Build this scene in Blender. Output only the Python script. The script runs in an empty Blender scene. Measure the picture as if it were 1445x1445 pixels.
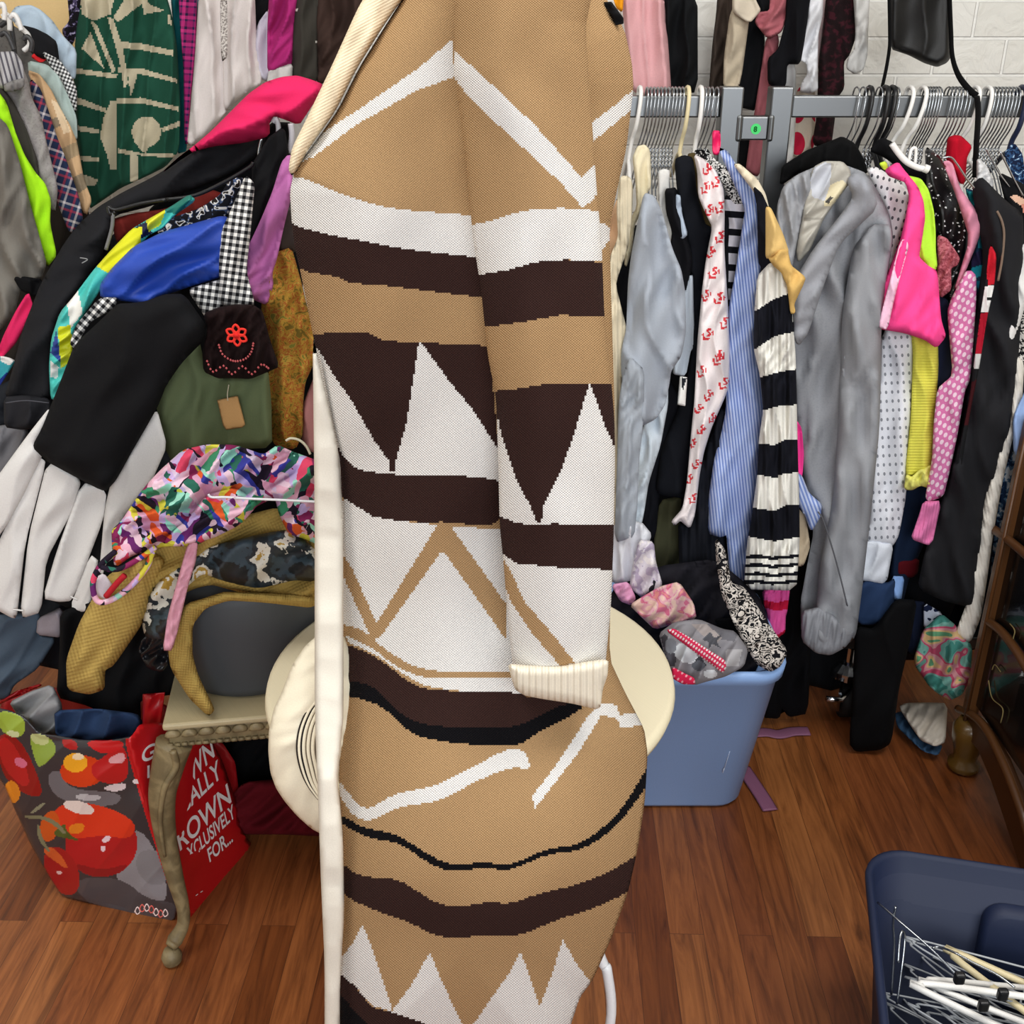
import bpy, math, random, zlib
import numpy as np
from mathutils import Vector, Matrix
R = math.radians
C = bpy.context.scene.collection
SC = bpy.context.scene
# ---------------------------------------------------------------- camera
CH, PITCH, F = 1.5, R(24.7), 1500.0
cam = bpy.data.cameras.new('camera'); camo = bpy.data.objects.new('camera', cam); C.objects.link(camo)
camo.location = (0, 0, CH); camo.rotation_euler = (R(90) - PITCH, 0, 0)
cam.sensor_width = 36; cam.lens = 36 * F / 1445; cam.clip_start = .05
SC.camera = camo
# ---------------------------------------------------------------- light and exposure
SC.view_settings.view_transform = 'Standard'; SC.view_settings.look = 'None'
SC.view_settings.gamma = 1; SC.view_settings.exposure = -0.07; SC.view_settings.use_curve_mapping = False
wd = bpy.data.worlds.new('world'); SC.world = wd; wd.use_nodes = True
wd.node_tree.nodes['Background'].inputs[0].default_value = (.93, .96, 1, 1)
wd.node_tree.nodes['Background'].inputs[1].default_value = .26
def area(name, loc, rot, sx, sy, power, col=(1, 1, 1)):
    l = bpy.data.lights.new(name, 'AREA'); l.shape = 'RECTANGLE'; l.size = sx; l.size_y = sy; l.energy = power; l.color = col
    o = bpy.data.objects.new(name, l); C.objects.link(o); o.location = loc; o.rotation_euler = rot
area('ceiling_panel_light', (-.9, .7, 2.75), (0, 0, 0), 1.2, .6, 28, (1, .97, .92))
area('ceiling_panel_light', (.9, .7, 2.75), (0, 0, 0), 1.2, .6, 32, (1, .97, .92))
area('shop_window_light', (.5, -2.2, 1.9), (R(80), 0, R(6)), 2.6, 1.6, 92, (.93, .97, 1))
# ---------------------------------------------------------------- helpers: pixels of the photo -> points of the place
CROP = dict(Z=(0, 0, 1), A=(0, 0, 3.0104), B=(0, 400, 3.0104), Cc=(0, 840, 2.3884), D=(380, 0, 2.6759), E=(380, 450, 2.5804),
            F=(370, 900, 2.5804), G=(850, 0, 4.8167), H=(1130, 0, 4.5873), I=(840, 200, 4.7377), J=(840, 480, 4.7377),
            K=(840, 760, 3.5679), L=(1090, 180, 4.0704), Mm=(1090, 500, 4.0704), N=(1040, 800, 3.5679), O=(1190, 1165, 5.1607),
            S=(180, 1000, 4.515), P=(0, 960, 4.127))
cp, sp = math.cos(PITCH), math.sin(PITCH)
def ray(px, py):
    x = (np.asarray(px, float) - 722.5) / F; y = (np.asarray(py, float) - 722.5) / F
    return np.stack([x, cp - y * sp, -sp - y * cp], -1)
def U(px, py, d):
    r = ray(px, py)
    if isinstance(d, tuple) and d[0] == 'plane': t = d[1] / (r[..., 1] - d[2] * r[..., 0])
    elif isinstance(d, tuple) and d[0] == 'z': t = (d[1] - CH) / r[..., 2]
    else: t = d / r[..., 1]
    return r * np.asarray(t)[..., None] + np.array([0, 0, CH])
def V(px, py, d): return Vector(U(px, py, d))
def floor_at(px, py, z=0.0): return V(px, py, ('z', z))
def pp(crop, s):
    ox, oy, k = CROP[crop]
    a = np.array([[float(v) for v in q.split(',')] for q in s.split()])
    return a / k + np.array([ox, oy])
# ---------------------------------------------------------------- materials
def lin(h, a=1):
    if not isinstance(h, str): return tuple(h) + (1,)
    c = [int(h[i:i + 2], 16) / 255 for i in (0, 2, 4)]
    return tuple(x / 12.92 if x <= .04045 else ((x + .055) / 1.055) ** 2.4 for x in c) + (a,)
MATS = {}
class NT:
    def __init__(s, name):
        s.m = bpy.data.materials.new(name); s.m.use_nodes = True; s.t = s.m.node_tree; s.b = s.t.nodes['Principled BSDF']
    def n(s, k, **kw):
        o = s.t.nodes.new(k)
        for a, b in kw.items(): setattr(o, a, b)
        return o
    def l(s, a, b): s.t.links.new(a, b)
    def math(s, op, a, b=None, c=None):
        o = s.n('ShaderNodeMath', operation=op)
        for i, v in enumerate((a, b, c)):
            if v is None: continue
            if isinstance(v, (int, float)): o.inputs[i].default_value = v
            else: s.l(v, o.inputs[i])
        return o.outputs[0]
    def mix(s, f, a, b, mode='MIX'):
        o = s.n('ShaderNodeMix', data_type='RGBA', blend_type=mode)
        for i, v in ((0, f), (6, a), (7, b)):
            if isinstance(v, (int, float)): o.inputs[i].default_value = v
            elif isinstance(v, (tuple, str)): o.inputs[i].default_value = lin(v) if isinstance(v, str) else v
            else: s.l(v, o.inputs[i])
        return o.outputs[2]
    def ramp(s, f, stops, const=True):
        o = s.n('ShaderNodeValToRGB'); r = o.color_ramp; r.interpolation = 'CONSTANT' if const else 'LINEAR'
        while len(r.elements) < len(stops): r.elements.new(.5)
        for e, (p, c) in zip(r.elements, stops): e.position = p; e.color = lin(c)
        s.l(f, o.inputs[0]); return o.outputs[0]
    def uv(s, ang=0):
        u = s.n('ShaderNodeUVMap', uv_map='UVMap'); mp = s.n('ShaderNodeMapping'); mp.inputs[3].default_value = (100, 100, 100)
        mp.inputs[2].default_value = (0, 0, R(ang)); s.l(u.outputs[0], mp.inputs[0]); return mp.outputs[0]
    def sep(s, v):
        o = s.n('ShaderNodeSeparateXYZ'); s.l(v, o.inputs[0]); return o.outputs
def M(col='808080', pat=None, rough=.85, metal=0, bump=.25, rib=None, coat=0, sheen=0):
    key = repr((col, pat, rough, metal, bump, rib, coat, sheen))
    if key in MATS: return MATS[key]
    k = NT('fabric_' + str(len(MATS))); b = k.b
    b.inputs['Roughness'].default_value = rough; b.inputs['Metallic'].default_value = metal
    if rough > .8: b.inputs['Specular IOR Level'].default_value = .12
    if coat: b.inputs['Coat Weight'].default_value = coat
    uv = k.uv()
    base = k.n('ShaderNodeRGB'); base.outputs[0].default_value = lin(col); out = base.outputs[0]
    if pat:
        p = pat[0]; pat = (p,) + tuple([pat[1] * 100] + list(pat[2:]) if len(pat) > 1 else [])
        if p == 'attr':
            a = k.n('ShaderNodeAttribute', attribute_name='Col'); out = a.outputs[0]
        elif p == 'stripe':
            s3 = k.sep(k.uv(pat[2])); f = k.math('FRACT', k.math('DIVIDE', s3[1], pat[1])); out = k.ramp(f, pat[3])
        elif p == 'ging':
            s3 = k.sep(k.uv(pat[2]))
            q = [k.math('LESS_THAN', k.math('FRACT', k.math('DIVIDE', s3[i], pat[1])), .5) for i in (0, 1)]
            out = k.ramp(k.math('MULTIPLY', k.math('ADD', q[0], q[1]), .49), [(0, pat[3]), (.3, pat[4]), (.8, pat[5])])
        elif p == 'plaid':
            s3 = k.sep(k.uv(pat[2]))
            q = [k.ramp(k.math('FRACT', k.math('DIVIDE', s3[i], pat[1])), pat[3]) for i in (0, 1)]; out = k.mix(.5, q[0], q[1])
        elif p == 'noise':
            t = k.n('ShaderNodeTexNoise'); k.l(uv, t.inputs[0]); t.inputs['Scale'].default_value = 1 / pat[1]
            t.inputs['Detail'].default_value = pat[3]; t.inputs['Distortion'].default_value = pat[4]
            out = k.ramp(t.outputs[0], pat[2], pat[5] if len(pat) > 5 else True)
        elif p == 'vor':
            nz = k.n('ShaderNodeTexNoise'); k.l(uv, nz.inputs[0]); nz.inputs['Scale'].default_value = .6 / pat[1]
            mx = k.mix(.25, uv, nz.outputs[1], 'ADD') if False else k.n('ShaderNodeVectorMath', operation='MULTIPLY_ADD')
            k.l(nz.outputs[1], mx.inputs[0]); mx.inputs[1].default_value = (pat[1] * 1.6,) * 3; k.l(uv, mx.inputs[2])
            t = k.n('ShaderNodeTexVoronoi'); k.l(mx.outputs[0], t.inputs[0]); t.inputs['Scale'].default_value = 1 / pat[1]
            out = k.ramp(k.sep(t.outputs['Color'])[0], pat[2])
        elif p == 'shard':
            lay = []
            for a_, q_ in ((35, 1.0), (-40, 1.25)):
                vm = k.n('ShaderNodeVectorMath', operation='MULTIPLY'); k.l(k.uv(a_), vm.inputs[0]); vm.inputs[1].default_value = (1, .36, 1)
                nz_ = k.n('ShaderNodeTexNoise'); k.l(uv, nz_.inputs[0]); nz_.inputs['Scale'].default_value = .035
                ma = k.n('ShaderNodeVectorMath', operation='MULTIPLY_ADD'); k.l(nz_.outputs[1], ma.inputs[0]); ma.inputs[1].default_value = (pat[1] * 1.5,) * 3; k.l(vm.outputs[0], ma.inputs[2])
                t = k.n('ShaderNodeTexVoronoi'); k.l(ma.outputs[0], t.inputs[0]); t.inputs['Scale'].default_value = q_ / pat[1]; lay.append(k.ramp(k.sep(t.outputs['Color'])[0], pat[2]))
            nz_ = k.n('ShaderNodeTexNoise'); k.l(uv, nz_.inputs[0]); nz_.inputs['Scale'].default_value = .03
            out = k.mix(k.math('GREATER_THAN', nz_.outputs[0], .5), lay[0], lay[1])
        elif p == 'dots':
            s3 = k.sep(k.uv(pat[5] if len(pat) > 5 else 0)); fx = [k.math('SUBTRACT', k.math('FRACT', k.math('DIVIDE', s3[i], pat[1] * (1, 1.5)[i])), .5) for i in (0, 1)]
            dd = k.math('ADD', k.math('MULTIPLY', fx[0], fx[0]), k.math('MULTIPLY', fx[1], fx[1]))
            out = k.ramp(dd, [(0, pat[3]), (pat[2] ** 2, col)])
        elif p == 'flecks':
            t = k.n('ShaderNodeTexVoronoi'); k.l(uv, t.inputs[0]); t.inputs['Scale'].default_value = 1 / pat[1]
            out = k.ramp(k.sep(t.outputs['Color'])[1], [(0, col), (pat[2], pat[3])])
    nz = k.n('ShaderNodeTexNoise'); k.l(uv, nz.inputs[0]); nz.inputs['Scale'].default_value = .45; nz.inputs['Detail'].default_value = 6
    nz.inputs['Roughness'].default_value = .75
    v = k.n('ShaderNodeMapRange'); v.inputs[3].default_value = .86; v.inputs[4].default_value = 1.14; k.l(nz.outputs[0], v.inputs[0])
    if not metal: out = k.mix(1.0, out, v.outputs[0], 'MULTIPLY')
    k.l(out, b.inputs['Base Color'])
    h = nz.outputs[0]
    if rib:
        s3 = k.sep(k.uv(rib[1])); h = k.math('SINE', k.math('MULTIPLY', s3[0], 6.2832 / rib[0]))
        if len(rib) > 2: h = k.math('MULTIPLY', h, k.math('SINE', k.math('MULTIPLY', s3[1], 6.2832 / rib[2])))
    if bump and not metal:
        bp = k.n('ShaderNodeBump'); bp.inputs['Strength'].default_value = bump; bp.inputs['Distance'].default_value = .0025
        k.l(h, bp.inputs['Height']); k.l(bp.outputs[0], b.inputs['Normal'])
    MATS[key] = k.m; return k.m
# ---------------------------------------------------------------- objects
def tag(o, lab, cat, grp=None):
    o['label'] = lab; o['category'] = cat
    if grp: o['group'] = grp
    return o
def thing(name, lab, cat, loc, grp=None):
    o = bpy.data.objects.new(name, None); o.empty_display_size = .05; C.objects.link(o); o.location = loc
    return tag(o, lab, cat, grp)
def mk(name, vs, fs, mat, par=None, smooth=True, loc=None, uv=None):
    vs = np.asarray(vs, float).reshape(-1, 3)
    g = par
    off = np.zeros(3)
    while g is not None: off = off + np.array(g.location); g = g.parent
    if par is None:
        off = np.array([(vs[:, 0].min() + vs[:, 0].max()) / 2, (vs[:, 1].min() + vs[:, 1].max()) / 2, vs[:, 2].min()]) if loc is None else np.array(loc)
    me = bpy.data.meshes.new(name); me.from_pydata((vs - off).tolist(), [], [list(map(int, f)) for f in fs]); me.update()
    me.materials.append(mat)
    if smooth: me.polygons.foreach_set('use_smooth', [True] * len(me.polygons))
    l = me.uv_layers.new(name='UVMap'); vi = np.zeros(len(me.loops), int); me.loops.foreach_get('vertex_index', vi)
    if uv is None: uv = np.stack([(vs[:, 0] + vs[:, 1] * .7) * 8, vs[:, 2] * 8], -1)
    l.data.foreach_set('uv', np.asarray(uv, float)[vi].ravel())
    o = bpy.data.objects.new(name, me); C.objects.link(o)
    if par is None: o.location = off
    else: o.parent = par
    return o
def struct(name, vs, fs, mat): o = mk(name, vs, fs, mat, None, False); o['kind'] = 'structure'; return o
def box(x0, x1, y0, y1, z0, z1):
    v = [(x, y, z) for z in (z0, z1) for y in (y0, y1) for x in (x0, x1)]
    return v, [(0, 2, 3, 1), (4, 5, 7, 6), (0, 1, 5, 4), (2, 6, 7, 3), (0, 4, 6, 2), (1, 3, 7, 5)]
def bevel(o, w=.004, n=2):
    m = o.modifiers.new('bevel', 'BEVEL'); m.width = w; m.segments = n; m.limit_method = 'ANGLE'; return o
def catmull(pts, n=6, closed=False):
    P = [np.array(p, float) for p in pts]; out = []; L = len(P)
    for i in range(L if closed else L - 1):
        a, b, c, d = (P[(i - 1) % L], P[i], P[(i + 1) % L], P[(i + 2) % L]) if closed else (P[max(i - 1, 0)], P[i], P[i + 1], P[min(i + 2, L - 1)])
        for k in range(n):
            t = k / n
            out.append(.5 * (2 * b + (c - a) * t + (2 * a - 5 * b + 4 * c - d) * t * t + (3 * b - 3 * c + d - a) * t ** 3))
    if not closed: out.append(P[-1])
    return [Vector(q) for q in out]
def tube(pts, r, n=8, closed=False, flat=1.0, up=(0, 0, 1)):
    P = [Vector(p) for p in pts]; L = len(P); rs = list(r) if hasattr(r, '__len__') else [r] * L
    if len(rs) != L: rs = list(np.interp(np.linspace(0, 1, L), np.linspace(0, 1, len(rs)), rs))
    vs, fs = [], []; prev = None
    for i in range(L):
        t = (P[(i + 1) % L] - P[i - 1]) if closed else (P[min(i + 1, L - 1)] - P[max(i - 1, 0)])
        t.normalize()
        if prev is None:
            u = Vector(up)
            if abs(u.dot(t)) > .95: u = Vector((1, .2, 0))
            s = t.cross(u).normalized()
        else: s = (prev - t * prev.dot(t)).normalized()
        prev = s.copy(); w = s.cross(t)
        for k in range(n):
            a = 2 * math.pi * k / n; vs.append(P[i] + s * (math.cos(a) * rs[i]) + w * (math.sin(a) * rs[i] * flat))
    for i in range(L if closed else L - 1):
        j = (i + 1) % L
        for k in range(n): fs.append((i * n + k, i * n + (k + 1) % n, j * n + (k + 1) % n, j * n + k))
    if not closed: fs += [tuple(range(n))[::-1], tuple((L - 1) * n + k for k in range(n))]
    return [tuple(v) for v in vs], fs
def join(*parts):
    vs, fs = [], []
    for v, f in parts:
        b = len(vs); vs += [tuple(q) for q in v]; fs += [tuple(i + b for i in q) for q in f]
    return vs, fs
def rring(hx, hy, r, z, c=(0, 0), rot=0, n=6):
    out = []
    for q, (sx, sy) in enumerate(((1, 1), (-1, 1), (-1, -1), (1, -1))):
        for k in range(n + 1):
            a = math.pi / 2 * (q + k / n); x = sx * (hx - r) + r * math.cos(a); y = sy * (hy - r) + r * math.sin(a)
            out.append((c[0] + x * math.cos(rot) - y * math.sin(rot), c[1] + x * math.sin(rot) + y * math.cos(rot), z))
    return out
def loft(rings, cap0=True, cap1=False):
    n = len(rings[0]); vs = [p for r in rings for p in r]; fs = []
    for i in range(len(rings) - 1):
        for k in range(n): fs.append((i * n + k, i * n + (k + 1) % n, (i + 1) * n + (k + 1) % n, (i + 1) * n + k))
    if cap0: fs.append(tuple(range(n))[::-1])
    if cap1: fs.append(tuple((len(rings) - 1) * n + k for k in range(n)))
    return vs, fs
def lathe(prof, c, n=48):
    return loft([[(c[0] + r * math.cos(2 * math.pi * k / n), c[1] + r * math.sin(2 * math.pi * k / n), z) for k in range(n)] for r, z in prof], True, True)
def inpoly(x, y, P):
    ins = np.zeros(x.shape, bool); n = len(P)
    for i in range(n):
        x1, y1 = P[i]; x2, y2 = P[(i + 1) % n]
        if y1 == y2: continue
        ins ^= ((y1 > y) != (y2 > y)) & (x < (x2 - x1) * (y - y1) / (y2 - y1) + x1)
    return ins
def soften(P, k=.13):
    out = []
    for i in range(len(P)):
        a, b = P[i], P[(i + 1) % len(P)]; out += [a + (b - a) * k, b - (b - a) * k]
    return np.array(out)
# a piece of cloth: the outline of the garment at its own distance, filled out to a soft body with folds, back and thickness
def cloth(name, crop, pts, d, col='808080', t=.022, tb=.03, w=None, fold=(.006, 34, 0), par=None, lab=None, cat=None, grp=None, pat=None,
          paint=None, step=None, rough=.88, bump=.25, rib=None, hard=False, metal=0, coat=0, wob=1.0, crease=1.0, grow=1.6):
    P = pp(crop, pts) if isinstance(pts, str) else np.asarray(pts, float)
    if not hard: P = soften(P)
    if grow and not hard:
        e = np.roll(P, -1, 0) - P; sg = np.sign((P[:, 0] * np.roll(P[:, 1], -1) - np.roll(P[:, 0], -1) * P[:, 1]).sum())
        nn = np.stack([e[:, 1], -e[:, 0]], -1) * sg; nn /= np.linalg.norm(nn, axis=1)[:, None] + 1e-9
        nv = nn + np.roll(nn, 1, 0); nv /= np.linalg.norm(nv, axis=1)[:, None] + 1e-9; P = P + nv * grow
    rs = np.random.RandomState(zlib.crc32((name + crop + str(P[0])).encode()) % 99991)
    x0, y0 = P.min(0); x1, y1 = P.max(0)
    if step is None: step = min(6.5, max(2.2, math.sqrt((x1 - x0) * (y1 - y0) / 1500)))
    xs = np.arange(x0 - step, x1 + 2 * step, step); ys = np.arange(y0 - step, y1 + 2 * step, step)
    X, Y = np.meshgrid(xs, ys); sh = X.shape; x = X.ravel(); y = Y.ravel()
    best = np.full(x.shape, 1e9); bx = x.copy(); by = y.copy()
    for i in range(len(P)):
        ax, ay = P[i]; ex, ey = P[(i + 1) % len(P)] - P[i]; q = ex * ex + ey * ey + 1e-9
        k = np.clip(((x - ax) * ex + (y - ay) * ey) / q, 0, 1); nx, ny = ax + k * ex, ay + k * ey
        dd = np.hypot(x - nx, y - ny); m = dd < best; best[m] = dd[m]; bx[m] = nx[m]; by[m] = ny[m]
    ins = inpoly(x, y, P); near = best < .56 * step
    x = np.where(near, bx, x); y = np.where(near, by, y); sd = np.where(near, 0, best); ok = ins | near
    idx = np.arange(len(x)).reshape(sh); fr = []
    a, b, c, e = idx[:-1, :-1].ravel(), idx[:-1, 1:].ravel(), idx[1:, 1:].ravel(), idx[1:, :-1].ravel()
    for q in zip(a, e, c, b):
        g = [i for i in q if ok[i]]
        if len(g) >= 3:
            gx = x[g]; gy = y[g]
            ar = sum(gx[i] * gy[(i + 1) % len(g)] - gx[(i + 1) % len(g)] * gy[i] for i in range(len(g)))
            if abs(ar) > .02 * step * step: fr.append(g)
    edge = {}
    for f in fr:
        for i in range(len(f)):
            h = tuple(sorted((f[i], f[(i + 1) % len(f)]))); edge[h] = edge.get(h, 0) + 1
    border = {v for h, n in edge.items() if n == 1 for v in h}
    used = sorted({v for f in fr for v in f}); mp = {v: i for i, v in enumerate(used)}; u = np.array(used)
    px, py, s = x[u], y[u], sd[u].copy(); isb = np.array([v in border for v in used]); s[isb] = 0
    ww = w or min(11, max(3, s.max() * .8)); prof = np.sqrt(np.clip(1 - (1 - np.clip(s / ww, 0, 1)) ** 2, 0, 1))
    amp, lam, ang = fold; ca, sa = math.cos(R(ang)), math.sin(R(ang))
    qx = px * ca + py * sa; qy = -px * sa + py * ca; ph = rs.rand(8) * 6.28
    wp = wob * (9 * np.sin(qy / 47 + ph[0]) + 5 * np.sin(qy / 23 + qx / 60 + ph[1]))
    f1 = np.sin(6.283 * (qx + wp) / lam + ph[2]); f2 = np.sin(6.283 * (qx - wp) / (lam * 1.73) + ph[3] + .8 * np.sin(qy / 80 + ph[4])); f3 = np.sin(qy / (lam * .9) + qx / (lam * 1.4) + ph[5])
    f4 = np.sin(6.283 * (qx * .92 + qy * .33 + wp * 1.6) / (lam * .8) + ph[6])
    fo = amp * 1.6 * (.6 * crease * (1 - 2 * np.abs(np.sin(6.283 * (qx + wp) / (2 * lam) + ph[2])) ** .7) + .55 * f2 + .3 * f3 * wob + .28 * f4 * wob * crease) * np.clip(s / (min(ww, 15) * .5), 0, 1)
    if callable(d): dd = d(px, py)
    elif isinstance(d, tuple) and isinstance(d[0], str): dd = d
    elif isinstance(d, tuple): dd = d[0] + (d[1] - d[0]) * (py - y0) / (y1 - y0)
    else: dd = np.full(px.shape, float(d))
    base = U(px, py, dd); n = np.array([0, 0, CH]) - base; n /= np.linalg.norm(n, axis=1)[:, None]
    lim = s.max() * .00085 if w is None else 9
    tf = t(px, py) if callable(t) else min(t, lim); tbk = tb(px, py) if callable(tb) else min(tb, lim * 1.5)
    front = base + n * (tf * prof + fo)[:, None]; N = len(u); vs = list(front); bm = np.arange(N)
    inner = np.where(~isb)[0]; back = (base - n * (tbk * prof)[:, None])[inner]
    bm[inner] = N + np.arange(len(inner)); vs = np.concatenate([front, back]); fs = [[mp[v] for v in f] for f in fr]; nf = len(fs)
    fs += [[int(bm[v]) for v in f][::-1] for f in fs[:nf]]
    puv = np.stack([px, -py], -1) / 100; uv = np.concatenate([puv, puv[inner]])
    mat = M(col, ('attr',) if paint else pat, rough, metal, bump, rib, coat)
    o = mk(name, vs, fs, mat, par, True, uv=uv)
    if paint:
        cx = np.array([px[f].mean() for f in fs[:nf]]); cy = np.array([py[f].mean() for f in fs[:nf]])
        cc = np.tile(np.array(lin(col)), (nf, 1))
        for item in paint:
            k, cr, ps = item; PP = pp(cr.rstrip('~'), ps)
            if cr[-1] == '~': PP = soften(soften(PP, .25), .25)
            cc[inpoly(cx, cy, PP)] = lin(k)
        at = o.data.color_attributes.new('Col', 'FLOAT_COLOR', 'CORNER'); lt = [len(f) for f in fs]
        cc2 = np.repeat(np.concatenate([cc, cc]), lt, axis=0); at.data.foreach_set('color', cc2.ravel())
    if lab: tag(o, lab, cat, grp)
    return o
def centre(crop, pts, d):
    P = pp(crop, pts); return V(P[:, 0].mean(), P[:, 1].max(), d)
def G(name, lab, cat, crop, pts, d, col, grp=None, **kw):          # a one-piece garment
    return cloth(name, crop, pts, d, col, lab=lab, cat=cat, grp=grp, **kw)
def pxtube(crop, pts, d, r, n=8, sm=5, **kw):
    P = pp(crop, pts); ds = d if hasattr(d, '__len__') else [d] * len(P)
    return tube(catmull([V(a[0], a[1], q) for a, q in zip(P, ds)], sm), r, n, **kw)
# ================================================================ the setting
def m_floor():
    k = NT('wood_laminate'); tc = k.n('ShaderNodeTexCoord'); mp = k.n('ShaderNodeMapping'); mp.inputs[2].default_value = (0, 0, R(91.5)); k.l(tc.outputs['Object'], mp.inputs[0])
    br = k.n('ShaderNodeTexBrick'); k.l(mp.outputs[0], br.inputs[0]); br.offset = .37
    for nm, v in (('Scale', 1), ('Mortar Size', .0005), ('Mortar Smooth', .3), ('Bias', 0), ('Brick Width', 1.05), ('Row Height', .062)): br.inputs[nm].default_value = v
    br.inputs['Color1'].default_value = (0, 0, 0, 1); br.inputs['Color2'].default_value = (1, 1, 1, 1); br.inputs['Mortar'].default_value = (.0, .0, .0, 1)
    base = k.ramp(br.outputs[0], [(0, '84491f'), (.35, '965730'), (.65, 'a46334'), (1, 'b87743')], False)
    m2 = k.n('ShaderNodeMapping'); m2.inputs[3].default_value = (1.3, 15, 1); k.l(mp.outputs[0], m2.inputs[0])
    ad = k.n('ShaderNodeVectorMath', operation='MULTIPLY_ADD'); k.l(br.outputs[0], ad.inputs[0]); ad.inputs[1].default_value = (7, 3, 5); k.l(m2.outputs[0], ad.inputs[2])
    nz = k.n('ShaderNodeTexNoise'); nz.inputs['Scale'].default_value = 2.2; nz.inputs['Detail'].default_value = 7; nz.inputs['Distortion'].default_value = 2.0; nz.inputs['Roughness'].default_value = .65; k.l(ad.outputs[0], nz.inputs[0])
    g = k.ramp(nz.outputs[0], [(.3, '5e4c42'), (.45, 'b8aca4'), (.6, 'e6e0da'), (.75, 'ffffff')], False)
    c = k.mix(.8, base, g, 'MULTIPLY'); c = k.mix(br.outputs['Fac'], c, '4a2814')
    k.l(c, k.b.inputs['Base Color']); k.b.inputs['Roughness'].default_value = .38
    bp = k.n('ShaderNodeBump'); bp.inputs['Strength'].default_value = .12; bp.inputs['Distance'].default_value = .002; k.l(nz.outputs[0], bp.inputs['Height']); k.l(bp.outputs[0], k.b.inputs['Normal'])
    return k.m
def m_brickwall():
    k = NT('white_brick_panel'); tc = k.n('ShaderNodeTexCoord'); s = k.sep(tc.outputs['Object']); cb = k.n('ShaderNodeCombineXYZ'); k.l(s[0], cb.inputs[0]); k.l(s[2], cb.inputs[1])
    br = k.n('ShaderNodeTexBrick'); k.l(cb.outputs[0], br.inputs[0])
    for nm, v in (('Scale', 1), ('Mortar Size', .004), ('Mortar Smooth', .4), ('Bias', 0), ('Brick Width', .152), ('Row Height', .0735)): br.inputs[nm].default_value = v
    br.inputs['Color1'].default_value = lin('dad7cf'); br.inputs['Color2'].default_value = lin('e0ddd6'); br.inputs['Mortar'].default_value = lin('eae8e2')
    nz = k.n('ShaderNodeTexNoise'); nz.inputs['Scale'].default_value = 16; nz.inputs['Detail'].default_value = 5; nz.inputs['Distortion'].default_value = 1.5; k.l(cb.outputs[0], nz.inputs[0])
    k.l(br.outputs[0], k.b.inputs['Base Color']); k.b.inputs['Roughness'].default_value = .55
    h = k.math('ADD', k.math('MULTIPLY', br.outputs['Fac'], -.5), k.math('MULTIPLY', nz.outputs[0], .9))
    bp = k.n('ShaderNodeBump'); bp.inputs['Strength'].default_value = .8; bp.inputs['Distance'].default_value = .008; k.l(h, bp.inputs['Height']); k.l(bp.outputs[0], k.b.inputs['Normal'])
    return k.m
WALL = 2.50
plain_wall = M('d8d2c4', rough=.7)
struct('floor', *box(-2.2, 2.2, -2.6, WALL + .1, -.06, 0), m_floor())
struct('wall_back', *box(-2.2, 2.2, WALL, WALL + .1, 0, 2.8), m_brickwall())
struct('wall_left', *box(-2.3, -2.2, -2.6, WALL + .1, 0, 2.8), plain_wall)
struct('wall_right', *box(2.2, 2.3, -2.6, WALL + .1, 0, 2.8), plain_wall)
struct('baseboard_back', *box(-2.2, 2.2, WALL - .015, WALL, 0, .11), M('5d5d60', rough=.5))
# ================================================================ the two joined steel clothes racks
steel = M('6e7072', metal=1, rough=.36); chrome = M('c9ccd0', metal=1, rough=.16); dark_rubber = M('17181a', rough=.6)
BAR = 2.12; zb = V(722, 150, BAR).z
def xat(px, d=BAR, py=150): return V(px, py, d).x
rack = thing('clothes_rack', 'brushed steel clothes rack with twin posts and a long square rail', 'clothes rack', (xat(1065), BAR, 0))
def bx(name, par, x0, x1, y0, y1, z0, z1, m, bw=.003):
    return bevel(mk(name, *box(x0, x1, y0, y1, z0, z1), m, par, False), bw)
pw = .0205
for cx in (1030, 1099.5):
    x = xat(cx); bx('post', rack, x - pw, x + pw, BAR - pw, BAR + pw, .09, V(722, 122, BAR).z, steel)
bx('rail', rack, -.06, xat(1030) - pw, BAR - .014, BAR + .014, zb - .019, zb + .019, steel)
bx('rail', rack, xat(1099.5) + pw, 1.45, BAR - .014, BAR + .014, zb - .019, zb + .019, steel)
zc = V(722, 180, BAR).z
link = bx('connector', rack, xat(1030) + pw, xat(1099.5) - pw, BAR - .018, BAR + .018, zc - .021, zc + .021, steel)
for cx, s in ((1030, 1), (1099.5, -1)):
    x = xat(cx) + s * (pw - .004); mk('weld_plate', *lathe([(.0, 0), (.001, 0)], (0, 0), 3), steel, link) if False else None
    bx('bracket', rack, x - .006, x + .006, BAR - .024, BAR + .024, zc - .024, zc + .024, M('6d6f70', metal=1, rough=.4), .005)
sx = xat(1067, BAR - .02, 180)
def disc_y(cx, y, cz, r, dy, n=28):
    return loft([[(cx + r * math.cos(2 * math.pi * k / n), yy, cz + r * math.sin(2 * math.pi * k / n)) for k in range(n)] for yy in (y, y - dy)], True, True)
stk = mk('price_sticker', *disc_y(sx, BAR - .018, zc - .001, .0095, .0012), M('3fd06a', rough=.5), link, False); stk['label'] = 'round green sticker with a dark figure 8'
def text_mesh(s, size, ext=.0006, bold=0.0):
    cu = bpy.data.curves.new('lettering', 'FONT'); cu.body = s; cu.size = size; cu.extrude = ext; cu.offset = bold; cu.align_x = 'LEFT'
    o = bpy.data.objects.new('lettering', cu); C.objects.link(o); dg = bpy.context.evaluated_depsgraph_get()
    me = bpy.data.meshes.new_from_object(o.evaluated_get(dg)); v = [tuple(q.co) for q in me.vertices]; f = [tuple(p.vertices) for p in me.polygons]
    bpy.data.objects.remove(o); bpy.data.meshes.remove(me); return v, f
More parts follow.
